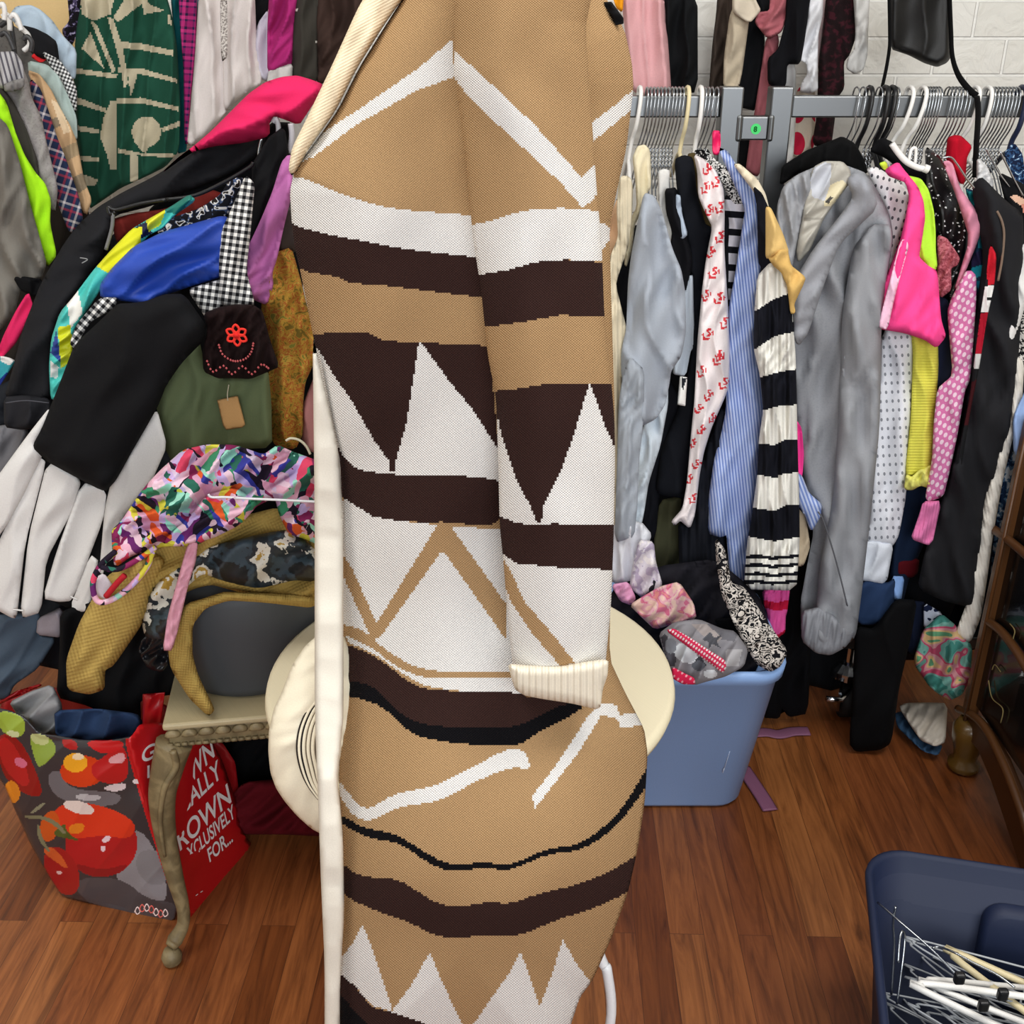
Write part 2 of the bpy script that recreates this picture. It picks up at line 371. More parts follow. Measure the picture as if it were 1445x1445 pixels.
tv, tf = text_mesh('8', .013, .0004, .0004)
mk('figure', [(sx - .0042 + x, BAR - .0196 - z, zc - .0055 + y) for x, y, z in tv], tf, M('0b5a22'), link, False)
for cx in (1030, 1099.5): pass
bx('base_rail', rack, xat(1030) - pw, xat(1030) + pw, BAR - .22, BAR + .22, .085, .115, steel)
bx('base_rail', rack, xat(1099.5) - pw, xat(1099.5) + pw, BAR - .22, BAR + .22, .085, .115, steel)
bx('base_rail', rack, xat(1099.5) + pw, 1.42, BAR - .02, BAR + .02, .185, .215, steel)
def caster(x, y, k=1.4):
    c = mk('caster', *join(lathe([(.012 * k, .085 * k), (.012 * k, .13 * k)], (x, y), 16), lathe([(.03 * k, .075 * k), (.03 * k, .088 * k), (.018 * k, .1 * k)], (x, y), 20), box(x - .021 * k, x - .016 * k, y - .03 * k, y + .02 * k, .02 * k, .08 * k), box(x + .016 * k, x + .021 * k, y - .03 * k, y + .02 * k, .02 * k, .08 * k)), chrome, rack, False)
    mk('wheel', *loft([[(xx, y - .01 * k + rr * math.cos(a * .2618), .031 * k + rr * math.sin(a * .2618)) for a in range(24)] for xx, rr in ((x - .013 * k, .022 * k), (x - .012 * k, .03 * k), (x + .012 * k, .03 * k), (x + .013 * k, .022 * k))], True, True), dark_rubber, c)
    mk('brake_lever', *tube([(x, y - .02 * k, .055 * k), (x - .02 * k, y - .04 * k, .05 * k), (x - .045 * k, y - .045 * k, .056 * k)], .005 * k), chrome, c)
q = floor_at(1188, 1003); caster(q.x, q.y)
# ================================================================ knitted cardigan on its stand
W, T, K_, N_, CR = 'e6e4e1', 'b08e66', '35221f', '0d0c10', 'e6ddca'
def dcard(px, py): return 1.20 - .15 * (lambda k: k * k * (3 - 2 * k))(np.clip((py - 820) / 480, 0, 1))
def tback(px, py): return np.interp(py, [0, 850, 1000], [.13, .12, .012])
cardigan = thing('knitted_cardigan', 'long tan, white and brown zigzag knitted cardigan standing in front of everything', 'cardigan', V(650, 1200, 1.1))
body = '''615,-130 580,-20 545,34 507,95 477,155 440,207 416,238 409,270 412,318 416,350 425,388 441,470 452,520 468,600 480,650 483,720 484,850 485,1010 480,1060 478,1100 484,1180 486,1287 480,1370 479,1520
 780,1520 806,1445 818,1408 836,1384 862,1326 886,1260 900,1198 910,1132 914,1063 909,1028 882,977 860,930 862,800 868,600 862,400 860,321 872,262 884,209 894,123 892,90 881,41 845,-20 800,-130'''
bp_ = [(W, 'D', '105,622 140,540 330,418 560,260 690,150 700,290 560,340 330,470 170,590'), 
 (K_, 'D~', '60,815 200,855 450,905 1000,955 1000,1145 600,1100 420,1075 300,1070 250,1040 90,1025'), (W, 'D~', '70,665 130,670 260,730 450,790 760,812 1000,835 1000,990 560,950 300,900 200,880 60,845'),
 (K_, 'E', '140,55 350,48 420,80 800,98 850,620 250,620'), (W, 'E', '120,40 190,130 225,190 300,300 380,440 437,520 437,555 455,555 460,520 500,380 545,82 560,95 650,220 740,330 850,500 850,590 700,575 480,570 320,560 280,520 240,450 100,300'),
 (K_, 'E~', '240,492 275,497 310,550 480,570 700,570 850,587 850,757 700,745 400,735 330,690 240,632'), (W, 'E~', '240,632 330,690 400,735 1150,790 1150,1372 600,1355 480,1290 380,1215 240,1160'),
 (T, 'E', '255,840 300,905 400,1130 385,1170 365,1150 255,905'), (T, 'E', '365,1150 620,738 660,745 640,850 625,850 400,1165'), (T, 'E', '625,740 665,760 860,1035 860,1165 630,840'),
 (T, 'E~', '240,1105 340,1130 400,1185 460,1230 560,1280 700,1285 900,1285 900,1310 700,1310 560,1310 450,1260 390,1205 240,1132'),
 (K_, 'F~', '270,10 400,60 470,110 560,183 700,195 910,195 1050,225 1190,235 1100,270 990,325 940,365 700,345 540,335 450,265 400,215 270,180'),
 (N_, 'F~', '270,150 400,170 460,230 530,300 640,325 900,330 985,300 1090,240 1190,240 1100,300 1000,345 930,400 700,385 560,360 500,310 420,235 270,205'),
 (W, 'F~', '260,500 300,545 370,640 480,565 620,545 750,480 880,410 930,400 970,430 975,490 920,465 780,520 640,600 500,610 360,690 260,545'), (W, 'F', '985,575 1080,450 1190,280 1235,240 1230,290 1150,420 990,625'),
 (W, 'F', '1225,235 1290,245 1300,280 1395,275 1405,315 1305,330 1295,295 1230,280'),
 (N_, 'F~', '270,632 370,695 480,710 560,760 650,815 720,830 810,812 890,835 1040,765 1160,755 1290,650 1350,560 1420,440 1420,515 1300,680 1170,775 1040,785 900,852 810,835 690,855 600,820 500,745 380,730 270,665'),
 (K_, 'F~', '270,805 350,870 490,875 560,920 640,970 720,980 830,960 900,970 1010,930 1150,900 1290,840 1390,770 1370,910 1200,990 1060,1030 950,1085 820,1085 640,1095 550,1040 440,1005 270,930'),
 (W, 'F', '270,1190 330,1110 362,1045 385,1090 430,1220 475,1360 400,1340 340,1270 270,1225'), (W, 'F', '470,1362 540,1270 610,1145 650,1240 700,1350 760,1470 560,1420 470,1370'), (W, 'F', '740,1450 770,1406 850,1290 900,1220 940,1145 970,1220 1010,1345 1050,1240 1095,1100 1140,1180 1200,1260 1240,1300 1130,1480 1000,1600 700,1600'),
 (K_, 'F', '270,1212 340,1270 400,1345 480,1365 580,1400 760,1470 700,1600 270,1600'), (N_, 'F', '260,1275 330,1350 380,1406 460,1600 250,1600'), (N_, 'F', '1225,1230 1170,1350 1140,1406 1080,1600 1180,1600 1235,1300'),
 (W, 'D', '1205,472 1290,410 1390,325 1390,395 1300,470 1215,540'), (W, 'D', '1235,835 1280,850 1290,900 1245,960')]
def knit_kw(): return dict(rough=.95, bump=.55, rib=(4.2, 0, 3.6))
cloth('body', 'Z', body, dcard, T, par=cardigan, grow=0, paint=bp_, step=2.8, t=.11, tb=tback, w=190, crease=0, fold=(.007, 120, 10), **knit_kw())
cloth('button_band', 'Z', '441,468 452,520 468,590 478,640 484,720 485,1010 480,1060 476,1100 484,1180 486,1290 480,1380 479,1520 458,1520 458,1357 453,1249 449,1132 444,1008 444,720', lambda x, y: dcard(x, y) - .03 - .03 * np.clip((y - 760) / 120, 0, 1) * np.clip((1250 - y) / 150, 0, 1), 'e2dccf', par=cardigan, grow=0, t=.012, tb=.01, fold=(.001, 60, 80), step=4, bump=.3)
cloth('collar_band', 'D', '375,-40 330,40 240,240 140,450 85,560 72,640 85,665 105,640 150,560 250,420 330,260 430,100 530,-40', lambda x, y: 1.185 + 0 * x, 'e4d3b4', par=cardigan, grow=0, t=.03, tb=.03, fold=(.002, 40, 0), step=3.6, rib=(4, 62), bump=.25)
cloth('shoulder_tab', 'D', '1262,8 1292,6 1338,68 1338,90 1308,96', 1.17, '111113', par=cardigan, grow=0, t=.01, tb=.01, hard=True)
sleeve = '''640,-150 641,-20 642,60 640,100 648,150 658,240 668,340 679,410 688,500 700,560 703,650 705,740 711,800 717,880 728,985 850,980 862,860 866,760 868,640 867,590 862,530 853,450 849,340 843,280 836,180 826,40 838,-20 842,-150'''
sp_ = [(W, 'D', '680,170 720,210 830,310 1000,470 1090,570 1180,672 1225,628 1250,600 1250,725 1185,787 1100,690 950,550 830,440 740,350 680,265'), (W, 'D', '740,855 830,835 960,795 1100,785 1260,797 1280,990 1120,980 1000,990 900,1020 770,1040'),
 (K_, 'D', '770,1040 900,1020 1000,990 1120,980 1280,993 1290,1195 1100,1190 960,1215 790,1240'), (K_, 'E', '795,265 900,255 1000,238 1265,240 1275,480 1275,760 815,760'),
 (W, 'E', '800,250 820,310 850,440 900,590 950,680 972,735 972,745 990,745 1000,680 1060,560 1110,420 1165,235 1190,290 1225,400 1275,500 1275,755 1040,745 940,750 810,720'),
 (K_, 'E', '820,708 900,745 1040,750 1280,750 1280,918 1050,905 900,890 820,835'), (W, 'E', '820,835 900,890 1050,905 1280,915 1280,1300 850,1300'), (T, 'E', '845,870 870,900 930,1030 1050,1170 1115,1255 1060,1264 960,1150 880,1030 848,950')]
sl = cloth('sleeve', 'Z', sleeve, 1.07, T, par=cardigan, grow=0, paint=sp_, step=2.8, t=.05, tb=.04, w=75, crease=0, fold=(.004, 80, -4), **knit_kw())
cloth('cuff', 'E', '868,1255 950,1262 1060,1262 1236,1236 1232,1300 1215,1345 1205,1425 1100,1400 1000,1385 930,1372 895,1350 882,1310', 1.032, CR, par=sl, grow=0, t=.02, tb=.03, w=14, step=3, fold=(.001, 9, 0), rib=(9, 0), bump=.5, wob=.2)
ds = thing('dress_stand', 'padded dress stand hidden inside the zigzag cardigan', 'dress stand', (-.06, 1.33, .60))
mk('torso', *lathe([(.05, .66), (.085, .72), (.105, .85), (.085, 1.0), (.105, 1.2), (.1, 1.35), (.04, 1.47)], (-.07, 1.245), 20), M('d9cdb8'), ds)
mk('base', *lathe([(.09, .602), (.09, .615), (.015, .63), (.015, .68)], (-.07, 1.255), 24), dark_rubber, ds)
# ================================================================ round cream table the cardigan stands on
cream = M('f1e6c6', rough=.45, bump=.03); white_metal = M('e4e6ea', rough=.35, bump=0)
tc_ = (-.0625, 1.375); rt = thing('round_table', 'round cream topped table with thin white tube legs', 'table', (tc_[0], tc_[1], 0))
mk('tabletop', *lathe([(.295, .572), (.307, .576), (.31, .586), (.307, .597), (.300, .600)], tc_, 72), cream, rt)
for a in (-46, 44, 134, 224):
    ca, sa = math.cos(R(a)), math.sin(R(a)); P = [(tc_[0] + ca * r, tc_[1] + sa * r, z) for r, z in ((.08, .57), (.2, .56), (.235, .5), (.25, .3), (.262, .008))]
    if a == -46: P = [(.02, 1.2, .568), (.085, 1.13, .42), tuple(V(848, 1352, 1.12)), tuple(V(857, 1372, 1.115)), tuple(V(861, 1445, 1.11)), (.114, 1.1, .008)]
    mk('leg', *tube(catmull(P, 6), .0075, 10), white_metal, rt)
# roll of wide cream webbing under the table edge
hat = thing('sun_hat', 'cream wide brimmed hat with dark ring lines under the round table', 'hat', V(420, 1170, 1.19))
hb = '''452,895 432,912 413,940 400,975 388,1000 381,1030 380,1060 383,1090 391,1112 403,1130 420,1150 440,1168 462,1180 500,1150 510,1000 490,900'''
cloth('brim', 'Z', hb, lambda x, y: np.interp(y, [895, 1050], [1.175, 1.132]), 'efe5cc', par=hat, t=.02, tb=.012, w=30, fold=(.0015, 30, 40), step=4, rough=.7)
for i, (k, ww, c) in enumerate(((0, .0013, '2a2422'), (1, .0022, 'efe5cc'), (2, .0018, '1e1a1a'), (3, .0026, 'efe5cc'), (4, .0012, '6a5f50'), (5, .0026, 'efe5cc'), (6, .0012, '54493e'), (7, .0028, 'efe5cc'), (8, .0012, '6a5f50'))):
    s = k * 3.2
    mk('ring', *pxtube('Z', f'{447 + s},{985} {433 + s},{1003} {422 + s},{1030} {419 + s},{1058} {424 + s},{1085} {434 + s * .8},{1108} {449 + s * .6},{1128}', [1.135, 1.13, 1.12, 1.112, 1.108, 1.105, 1.103], ww, 6), M(c), hat)
# ================================================================ pale blue waste bin
bc = (.335, 1.90); blue = M('93b6ea', rough=.42, bump=.03)
bin_ = thing('waste_bin', 'pale blue plastic bin heaped with clothes below the clothes rail', 'bin', (bc[0], bc[1], 0))
rg = [rring(.145, .125, .05, .002, bc), rring(.152, .132, .055, .012, bc), rring(.192, .175, .06, .34, bc), rring(.2, .183, .065, .342, bc), rring(.203, .186, .066, .366, bc), rring(.197, .18, .064, .372, bc), rring(.186, .169, .058, .366, bc), rring(.15, .13, .05, .02, bc)]
mk('bin_body', *loft(rg, True, True), blue, bin_)
for (a, b, r) in (((1019, 985), (1012, 1003), .0016), ((1030, 1060), (1021, 1088), .0018), ((1022, 1084), (1020, 1090), .003)):
    p0, p1 = (V(*q, ('plane', bc[1] - .152, 0)) for q in (a, b)); mk('scratch', *tube([p0, p1], [r * .4, r, r * .7], 6, flat=.4), M('cfd8e8'), bin_)
# ================================================================ navy tote full of hangers
th_ = R(-13); tcn = np.array([.545, 1.286]); e1 = np.array([math.cos(th_), math.sin(th_)]); e2 = np.array([math.sin(th_), -math.cos(th_)])
HX, HY = .30, .215; tcen = tcn + e1 * HX + e2 * HY
navy = M('0d1b3a', rough=.6, bump=.02)
tote = thing('storage_tote', 'navy blue plastic tote holding a tangle of loose hangers', 'storage tote', (tcen[0], tcen[1], 0))
def tr(hx, hy, r, z): return rring(hx, hy, r, z, tcen, th_, 8)
mk('tote_body', *loft([tr(.245, .165, .05, .002), tr(.25, .17, .055, .012), tr(.283, .2, .06, .31), tr(.296, .211, .065, .312), tr(.3, .215, .066, .334), tr(.299, .214, .066, .341), tr(.294, .209, .064, .344), tr(.288, .204, .062, .338), tr(.247, .167, .055, .016)], True, True), navy, tote)
def tl(a, b, z): q = tcn + e1 * a + e2 * b; return (q[0], q[1], z)
hr = []
for dep in (0, .022):
    for ins in ((0,) if dep == 0 else (0, .006)):
        ring = []
        for (x, y, _) in rring(.135 - ins, .085 - ins, .03, 0, (0, 0), 0, 6): zz = .2 + y; ring.append(tl(HX + .02 + x, .014 + (.335 - zz) * .115 + dep + (.003 if ins else 0), zz))
        hr.append(ring)
mk('handle_recess', *loft(hr[::-1], True, False), navy, tote)
# ================================================================ gilded side table
ga = R(8.6); go_ = V(228, 1024, ('z', .48)); g1 = Vector((math.cos(ga), math.sin(ga), 0)); g2 = Vector((-math.sin(ga), math.cos(ga), 0))
gold = M('6f6248', pat=('noise', .22, [(0, '4f4431'), (.45, '6f6144'), (.62, '8a7a58')], 4, .5, False), rough=.5)
gtop = M('b3a582', rough=.4)
gt = thing('side_table', 'gilded carved side table with curved legs beside the red shopping bag', 'side table', (go_.x, go_.y, 0))
def gp(a, b, z): p = go_ + g1 * a + g2 * b; return (p.x, p.y, z)
def gbox(a0, a1, b0, b1, z0, z1): v, f = box(0, 1, 0, 1, 0, 1); return [gp(a0 + (a1 - a0) * x, b0 + (b1 - b0) * y, z0 + (z1 - z0) * z) for x, y, z in v], f
GL, GW = .40, .40
bevel(mk('tabletop', *gbox(0, GL, 0, GW, .468, .48), gtop, gt, False), .004)
ap = bevel(mk('apron', *gbox(.006, GL - .006, .006, GW - .006, .432, .468), gold, gt, False), .003)
for i in range(15):
    c = gp(.014 + i * .0265, .005, .452); mk('scallop', *loft([[(c[0] + g1.x * r * math.cos(a * .3927), c[1] + g1.y * r * math.cos(a * .3927) - dy, c[2] + .004 + r * .95 * math.sin(a * .3927)) for a in range(9)] for r, dy in ((.0125, 0), (.0115, .006), (.006, .008))], False, True), gold, ap)
mk('bead_moulding', *join(*[tube([gp(.004 + i * .0112, .004, .438), gp(.012 + i * .0112, .004, .438)], .0035, 6) for i in range(35)]), gold, ap)
P = catmull([V(246, 1048, 1.415), V(236, 1085, 1.405), V(229, 1125, 1.40), V(233, 1175, 1.40), V(246, 1235, 1.395), V(258, 1280, 1.39), V(258, 1305, 1.385), V(247, 1326, 1.375), V(240, 1336, 1.365)], 6)
leg = mk('leg', *tube(P, [.03, .026, .022, .018, .0145, .011, .011, .014, .009], 14), gold, gt)
mk('carved_edge', *tube([p + Vector((-.012, -.014, 0)) for p in catmull([V(258, 1052, 1.40), V(262, 1075, 1.40), V(246, 1105, 1.39), V(240, 1150, 1.388), V(246, 1200, 1.385)], 6)], [.006, .006, .004, .003], 8), gold, leg)
mk('foot', *lathe([(.008, .001), (.016, .006), (.018, .018), (.012, .032)], (P[-1][0], P[-1][1]), 16), gold, leg)
for a, b in ((GL - .03, .03), (GL - .03, GW - .03), (.03, GW - .03)):
    mk('leg', *tube(catmull([gp(a, b, .44), gp(a + .012, b, .34), gp(a, b, .2), gp(a - .006, b, .06), gp(a + .006, b, .004)], 5), [.028, .024, .015, .011, .014], 12), gold, gt)
# ================================================================ grey ottoman on the table
oc = (-.456, 1.600); ott = G  # placeholder name kept local
ot = mk('storage_pouf', *lathe([(.11, .481), (.125, .484), (.132, .50), (.139, .62), (.141, .66), (.134, .682), (.1, .692), (.0, .695)], oc, 56), M('45494e', rough=.6, bump=.1))
tag(ot, 'round dark grey pouf on the gilded table under the mustard knit', 'pouf')
# ================================================================ red shopping bag
PF = ('plane', 1.32, -.233); PS = ('plane', 3.15, 2.83)
red = M('c4141c', rough=.32, bump=.05)
bag = thing('shopping_bag', 'glossy red shopping bag printed with tomatoes, stuffed with clothes on the floor', 'shopping bag', (-.7, 1.55, 0))
tom = []
def ell(cx, cy, rx, ry, rot=0, n=26):
    return ' '.join(f'{cx + rx * math.cos(a) * math.cos(rot) - ry * math.sin(a) * math.sin(rot):.1f},{cy + rx * math.cos(a) * math.sin(rot) + ry * math.sin(a) * math.cos(rot):.1f}' for a in [6.2832 * k / n for k in range(n)])
def add(c, s): tom.append((c, 'P~', s))
add('8a878c', '700,900 850,860 1000,1240 900,1330 640,1150'); add('4a484d', '380,1160 700,1140 860,1280 1030,1290 1030,1420 600,1380'); add('6a676c', '270,540 360,520 400,640 720,650 680,740 420,720 300,660'); add('b9b6ba', '430,660 600,670 580,700 450,700'); add('7e7c80', '820,980 960,1000 990,1180 860,1200 780,1080')
add('8e1013', '-20,300 120,330 250,620 230,690 90,640 0,520'); add('b41a1e', '-20,340 60,330 180,560 150,640 20,520'); add('d66a86', ell(120, 480, 40, 26, .5)); add('93a83a', '-20,185 60,180 140,220 150,290 110,340 0,300'); add('c9cf9a', '40,290 120,300 100,340 40,320'); add('8aa03c', '165,300 300,330 335,420 260,490 220,510 190,420'); add('b8bd80', '170,300 290,325 280,380 190,370')
add('d9821e', ell(70, 650, 46, 66, -.2)); add('a8181a', '350,340 440,345 460,410 380,400'); add('cf3a12', ell(480, 530, 130, 92)); add('f0a824', ell(440, 480, 70, 56)); add('f3d9b0', ell(455, 445, 36, 20)); add('b5161c', '520,500 600,450 720,350 760,540 700,610 560,590'); add('d79aa0', '620,460 720,410 735,480 650,490'); add('c3141c', '470,350 720,345 720,400 600,440'); add('d8c9cc', '590,620 740,590 730,640 640,650')
add('b0141c', ell(590, 950, 212, 196)); add('d8351a', '300,760 420,700 640,740 800,830 760,930 600,900 420,930 330,860'); add('e8d6cf', ell(460, 740, 92, 36, .25)); add('e9831f', '400,840 500,830 480,890 400,900'); add('8e0d18', '430,1060 600,1110 760,1060 700,1130 560,1150 470,1120'); add('e9c9d2', ell(620, 925, 26, 16, -.5)); add('e9c9d2', ell(600, 980, 16, 16))
add('c9541a', ell(290, 850, 56, 90, .2)); add('a31519', ell(360, 1110, 92, 150, -.45)); add('cf5a28', '240,990 300,960 380,1050 400,1110 300,1040'); add('e0b8b4', ell(345, 1120, 16, 10)); add('4d5a26', '380,830 390,890 480,940 380,920 300,900 340,860'); add('7b7a5c', '140,785 240,785 330,820 390,890 370,900 300,830 230,805 150,805'); add('7b7a5c', '220,810 250,930 300,1000 280,1000 215,920'); add('8a8a70', '170,770 250,710 270,720 190,780')
add('c4141c', '718,335 770,335 830,560 900,830 1040,1240 1030,1290 1000,1260 860,830 790,590'); add('e8dfe0', '770,580 810,570 815,605 780,605')
cloth('photo_panel', 'P', '-60,150 60,175 150,215 230,310 330,320 470,345 620,350 715,335 765,325 790,400 830,560 900,800 980,1080 1045,1260 1015,1410 900,1395 700,1350 560,1310 360,1260 290,1150 180,960 80,740 20,600 -60,520', PF, '343236', par=bag, grow=0, t=.02, tb=.012, w=60, fold=(.004, 70, 40), paint=tom, step=1.6, rough=.3, bump=.05, coat=.3)
for s, x, y, sz in (('sello', 795, 1365, 70),):
    for k in range(7):
        cx = 800 + k * 27; cy = 1352 - 18 * math.sin(k * .9) - 10; mk('script_logo', *pxtube('P', f'{cx - 16},{cy + 8} {cx},{cy - 22} {cx + 16},{cy + 4} {cx - 2},{cy + 20} {cx - 14},{cy}', ('plane', 1.32 - .023, -.233) if False else 1.435, .0011, 5, 4), M('e06a60' if k % 2 else 'f0d8d4'), bag)
side = cloth('side_panel', 'S', '72,100 215,85 430,185 540,215 600,320 690,580 735,800 812,885 700,1030 500,1260 372,1392 330,1330 300,1170 215,930 130,680 60,440 20,300 0,190 40,160', PS, 'c0121a', par=bag, grow=0, t=.008, tb=.01, w=30, fold=(.003, 60, 20), rough=.35, bump=.05, coat=.2)
def side_text(name, s, p0, p1, h, col='f3eeee', bold=.0):
    v, f = text_mesh(s, 1, .004, bold); mx = max(q[0] for q in v); a = np.array(p0, float); b = np.array(p1, float)
    pts = []
    for x, y, z in v:
        q = a + (b - a) * (x / mx) + np.array([h[0], -h[1]]) * (y / .7); pts.append(V(q[0] + 8, q[1] - 5, PS) + Vector((.0, -.016, .004)) * 1.0 + Vector((0, -z * .1, 0)))
    return mk(name, pts, f, M(col, bump=0), side, False)
def sp2(x, y): return (180 + x / 4.515, 1000 + y / 4.515)
for s, a, b, h in (('ROWN', (262, 610), (535, 300), (-6, 27)), ('OCALLY', (262, 740), (580, 430), (-6, 24)), ('ROWN', (310, 905), (640, 590), (-6, 26)), ('XCLUSIVELY', (375, 965), (665, 685), (-4, 18)), ('FOR...', (500, 975), (650, 840), (-4, 18)), ('G', (75, 350), (165, 300), (-1, 20)), ('L', (105, 440), (160, 420), (0, 17)), ('at our stores', (520, 1165), (640, 1065), (-2, 5)), ('- -', (415, 1190), (460, 1160), (-1, 4))):
    if s in ('at our stores',): continue
    side_text('lettering', s, sp2(*a), sp2(*b), h, bold=.012)
bd = [V(*sp2(605 + 52 * math.cos(a), 1000 - 35 * math.cos(a) + 72 * math.sin(a)), PS) + Vector((-.004, -.016, .002)) for a in [6.2832 * k / 24 for k in range(24)]]
bd = [p + Vector((-.01, -.012, .004)) for p in bd]
mk('round_emblem', bd, [tuple(range(24))[::-1]], M('e2d6a8'), side, False)
mk('emblem_mark', *tube([p + Vector((-.012, -.02, .004)) for p in [V(*sp2(x, y), PS) + Vector((-.004, -.016, .002)) for x, y in ((600, 1030), (590, 990), (610, 975), (600, 950), (625, 1000), (615, 1020))]], .0026, 6), M('2c2a1c'), side)
for pts, d in (('-10,120 100,60 230,20 250,30 120,85 -10,145', 1.66), ('830,80 960,70 930,330 760,330 830,260', 1.50)):
    cloth('handle', 'P', pts, d, 'a80f18', par=bag, grow=0, t=.006, tb=.006, hard=True, rough=.35, bump=.05)
cloth('back_panel', 'Z', '-5,990 60,968 220,985 330,1060 345,1180 262,1240 100,1220 20,1120', ('plane', 1.55, -.233), '9d1018', par=bag, grow=0, t=.01, tb=.01, rough=.4)
# ================================================================ black and gold lacquer cabinet
black_lac = M('0b0b0c', rough=.22, bump=.0, coat=.5); gild = M('5a381c', rough=.35, bump=.1)
kx, ky = .985, 1.93
cab = thing('lacquer_cabinet', 'black lacquer cabinet with gilt trim and bun feet', 'cabinet', (kx + .2, ky - .3, 0))
KY0 = 1.16
bx('carcass', cab, kx + .012, kx + .42, KY0, ky - .012, .165, .82, black_lac, .004)
bx('corner_post', cab, kx - .004, kx + .024, ky - .028, ky, .13, .82, gild, .006)
mk('post_bead', *tube([(kx - .006, ky - .03, .13), (kx - .006, ky - .03, .82)], .004, 8), gild, cab)
def kpt(px, py, x=kx): # point on the cabinet's long face
    r = ray(px, py); t_ = x / r[0]; return Vector(r * t_ + np.array([0, 0, CH]))
for s in ('1395,742 1418,758 1445,780 1480,812', '1393,876 1412,890 1432,915 1447,940 1470,985', '1352,1000 1385,1020 1415,1075 1440,1140 1450,1175 1470,1240'):
    P = [kpt(*map(float, q.split(','))) for q in s.split()]; mk('gilt_rail', *tube(catmull(P, 6), .009, 8), gild, cab)
P0 = [kpt(*q) for q in ((1362, 1003), (1390, 1030), (1412, 1070), (1432, 1120), (1450, 1170), (1475, 1240))]; P1 = [kpt(*q) for q in ((1365, 1040), (1380, 1058), (1398, 1100), (1415, 1150), (1430, 1195), (1455, 1270))]
n = len(P0); vs = [tuple(p + Vector((dx, 0, 0))) for dx in (0, .02) for L_ in (P0, P1) for p in L_]
fs = [(i, i + 1, n + i + 1, n + i) for i in range(n - 1)] + [(2 * n + i + 1, 2 * n + i, 3 * n + i, 3 * n + i + 1) for i in range(n - 1)] + [(i, 2 * n + i, 2 * n + i + 1, i + 1) for i in range(n - 1)] + [(n + i + 1, 3 * n + i + 1, 3 * n + i, n + i) for i in range(n - 1)]
mk('apron', vs, fs, M('4a2c16', rough=.4), cab, False)
for s in ('1425,880 1432,890 1430,905 1440,925', '1395,960 1400,985 1415,1000 1412,1020', '1428,690 1434,705 1431,720', '1400,945 1404,938 1412,948'):
    mk('gilt_motif', *tube(catmull([kpt(*map(float, q.split(',')), kx + .006) for q in s.split()], 5), .0012, 5), M('8a7a50'), cab)
bun = [(.026, 0), (.034, .008), (.034, .02), (.024, .03), (.027, .05), (.036, .085), (.038, .11), (.028, .13)]
for x, y in ((kx + .022 - .01, ky - .03), (kx + .38, ky - .05), (kx + .38, KY0 + .06), (kx + .022, KY0 + .06)): mk('bun_foot', *lathe(bun, (x, y), 28), M('5d4318', rough=.25, coat=.4), cab)
# ================================================================ clothes on the rack to the cardigan's side (front row)
RG = 'clothes hanging on the steel rack'; FR = dict(fold=(.007, 30, 0))
G('ribbed_tank_pullover', 'cream ribbed knit tank top nearest the cardigan sleeve on the rack', 'top', 'I', '165,240 200,232 232,245 245,300 240,480 215,700 150,880 130,960 215,1300 185,1445 170,1700 185,2300 140,2650 100,2500 100,1700 95,1445 55,1000 60,920 110,760 160,640 150,450', 1.93, 'd9cdb2', RG, rib=(7, 0), bump=.5)
G('peach_pullover', 'peach beige top edge peeking between cardigan sleeve and cream tank', 'top', 'I', '110,500 150,370 165,640 110,780 95,800 80,620', 1.985, 'd8b08c', RG)
G('cream_cardigan', 'cream cardigan on a white plastic hanger beside the cream tank', 'cardigan', 'I', '255,110 285,35 330,25 360,60 368,300 335,350 310,450 255,560 240,720 200,860 215,560 285,440 275,260', 1.96, 'e0d5b6', RG, fold=(.007, 18, 0))
sw = thing('grey_sweatshirt', 'pale blue grey sweatshirt with ribbed cuffs hanging next to the cream knits', 'sweatshirt', centre('I', '400,2600', 1.92), RG)
cloth('body', 'I', '330,345 390,365 440,470 510,720 570,860 595,1010 600,1270 570,1430 500,1530 490,1610 460,1760 400,1850 300,1900 240,1800 180,1560 180,1400 215,1250 225,950 245,770 285,560', 1.92, 'a4abb6', par=sw, fold=(.014, 44, -8))
cloth('sleeve', 'J', '165,400 200,200 240,120 320,200 320,420 310,600 285,800 275,1100 255,1310 135,1350 150,900', 1.88, 'a1a8b2', par=sw, fold=(.006, 20, 2), rib=(9, 3))
G('light_blue_shirt', 'pale ice blue shirt hem showing below the grey sweatshirt', 'shirt', 'J', '430,330 480,300 480,430 430,700 350,950 320,1150 290,1290 250,1330 240,1200 280,900 320,600', 1.965, 'd3dee8', RG, fold=(.008, 22, 10))
tee = thing('colour_block_tee', 'white, black and pale blue panelled tee behind the grey sweatshirt', 'tee', centre('I', '560,1400', 2.0), RG)
cloth('front', 'I', '425,200 460,188 492,195 485,300 512,450 522,640 500,700 460,540 430,370', 2.0, 'e6e4e0', par=tee)
cloth('yoke', 'I', '470,320 540,310 548,450 600,600 640,760 642,830 600,1010 560,850 510,690 520,600 480,470', 1.985, '131317', par=tee)
cloth('insert', 'I', '540,355 568,365 572,480 612,620 580,650 548,570', 1.975, 'b9c7d8', par=tee, fold=(.003, 15, 0))
cloth('hem', 'I', '600,1010 645,850 656,1300 652,1370 630,1400 600,1560 525,1550 530,1500 570,1430 600,1270', 1.985, 'c9d3de', par=tee)
cloth('white_label', 'J', '565,240 616,248 602,442 549,432', 1.94, 'efefec', par=tee, t=.004, tb=.004, hard=True, paint=[('22242a', 'J', '580,250 612,255 600,290 585,340 578,300')], step=1.5)
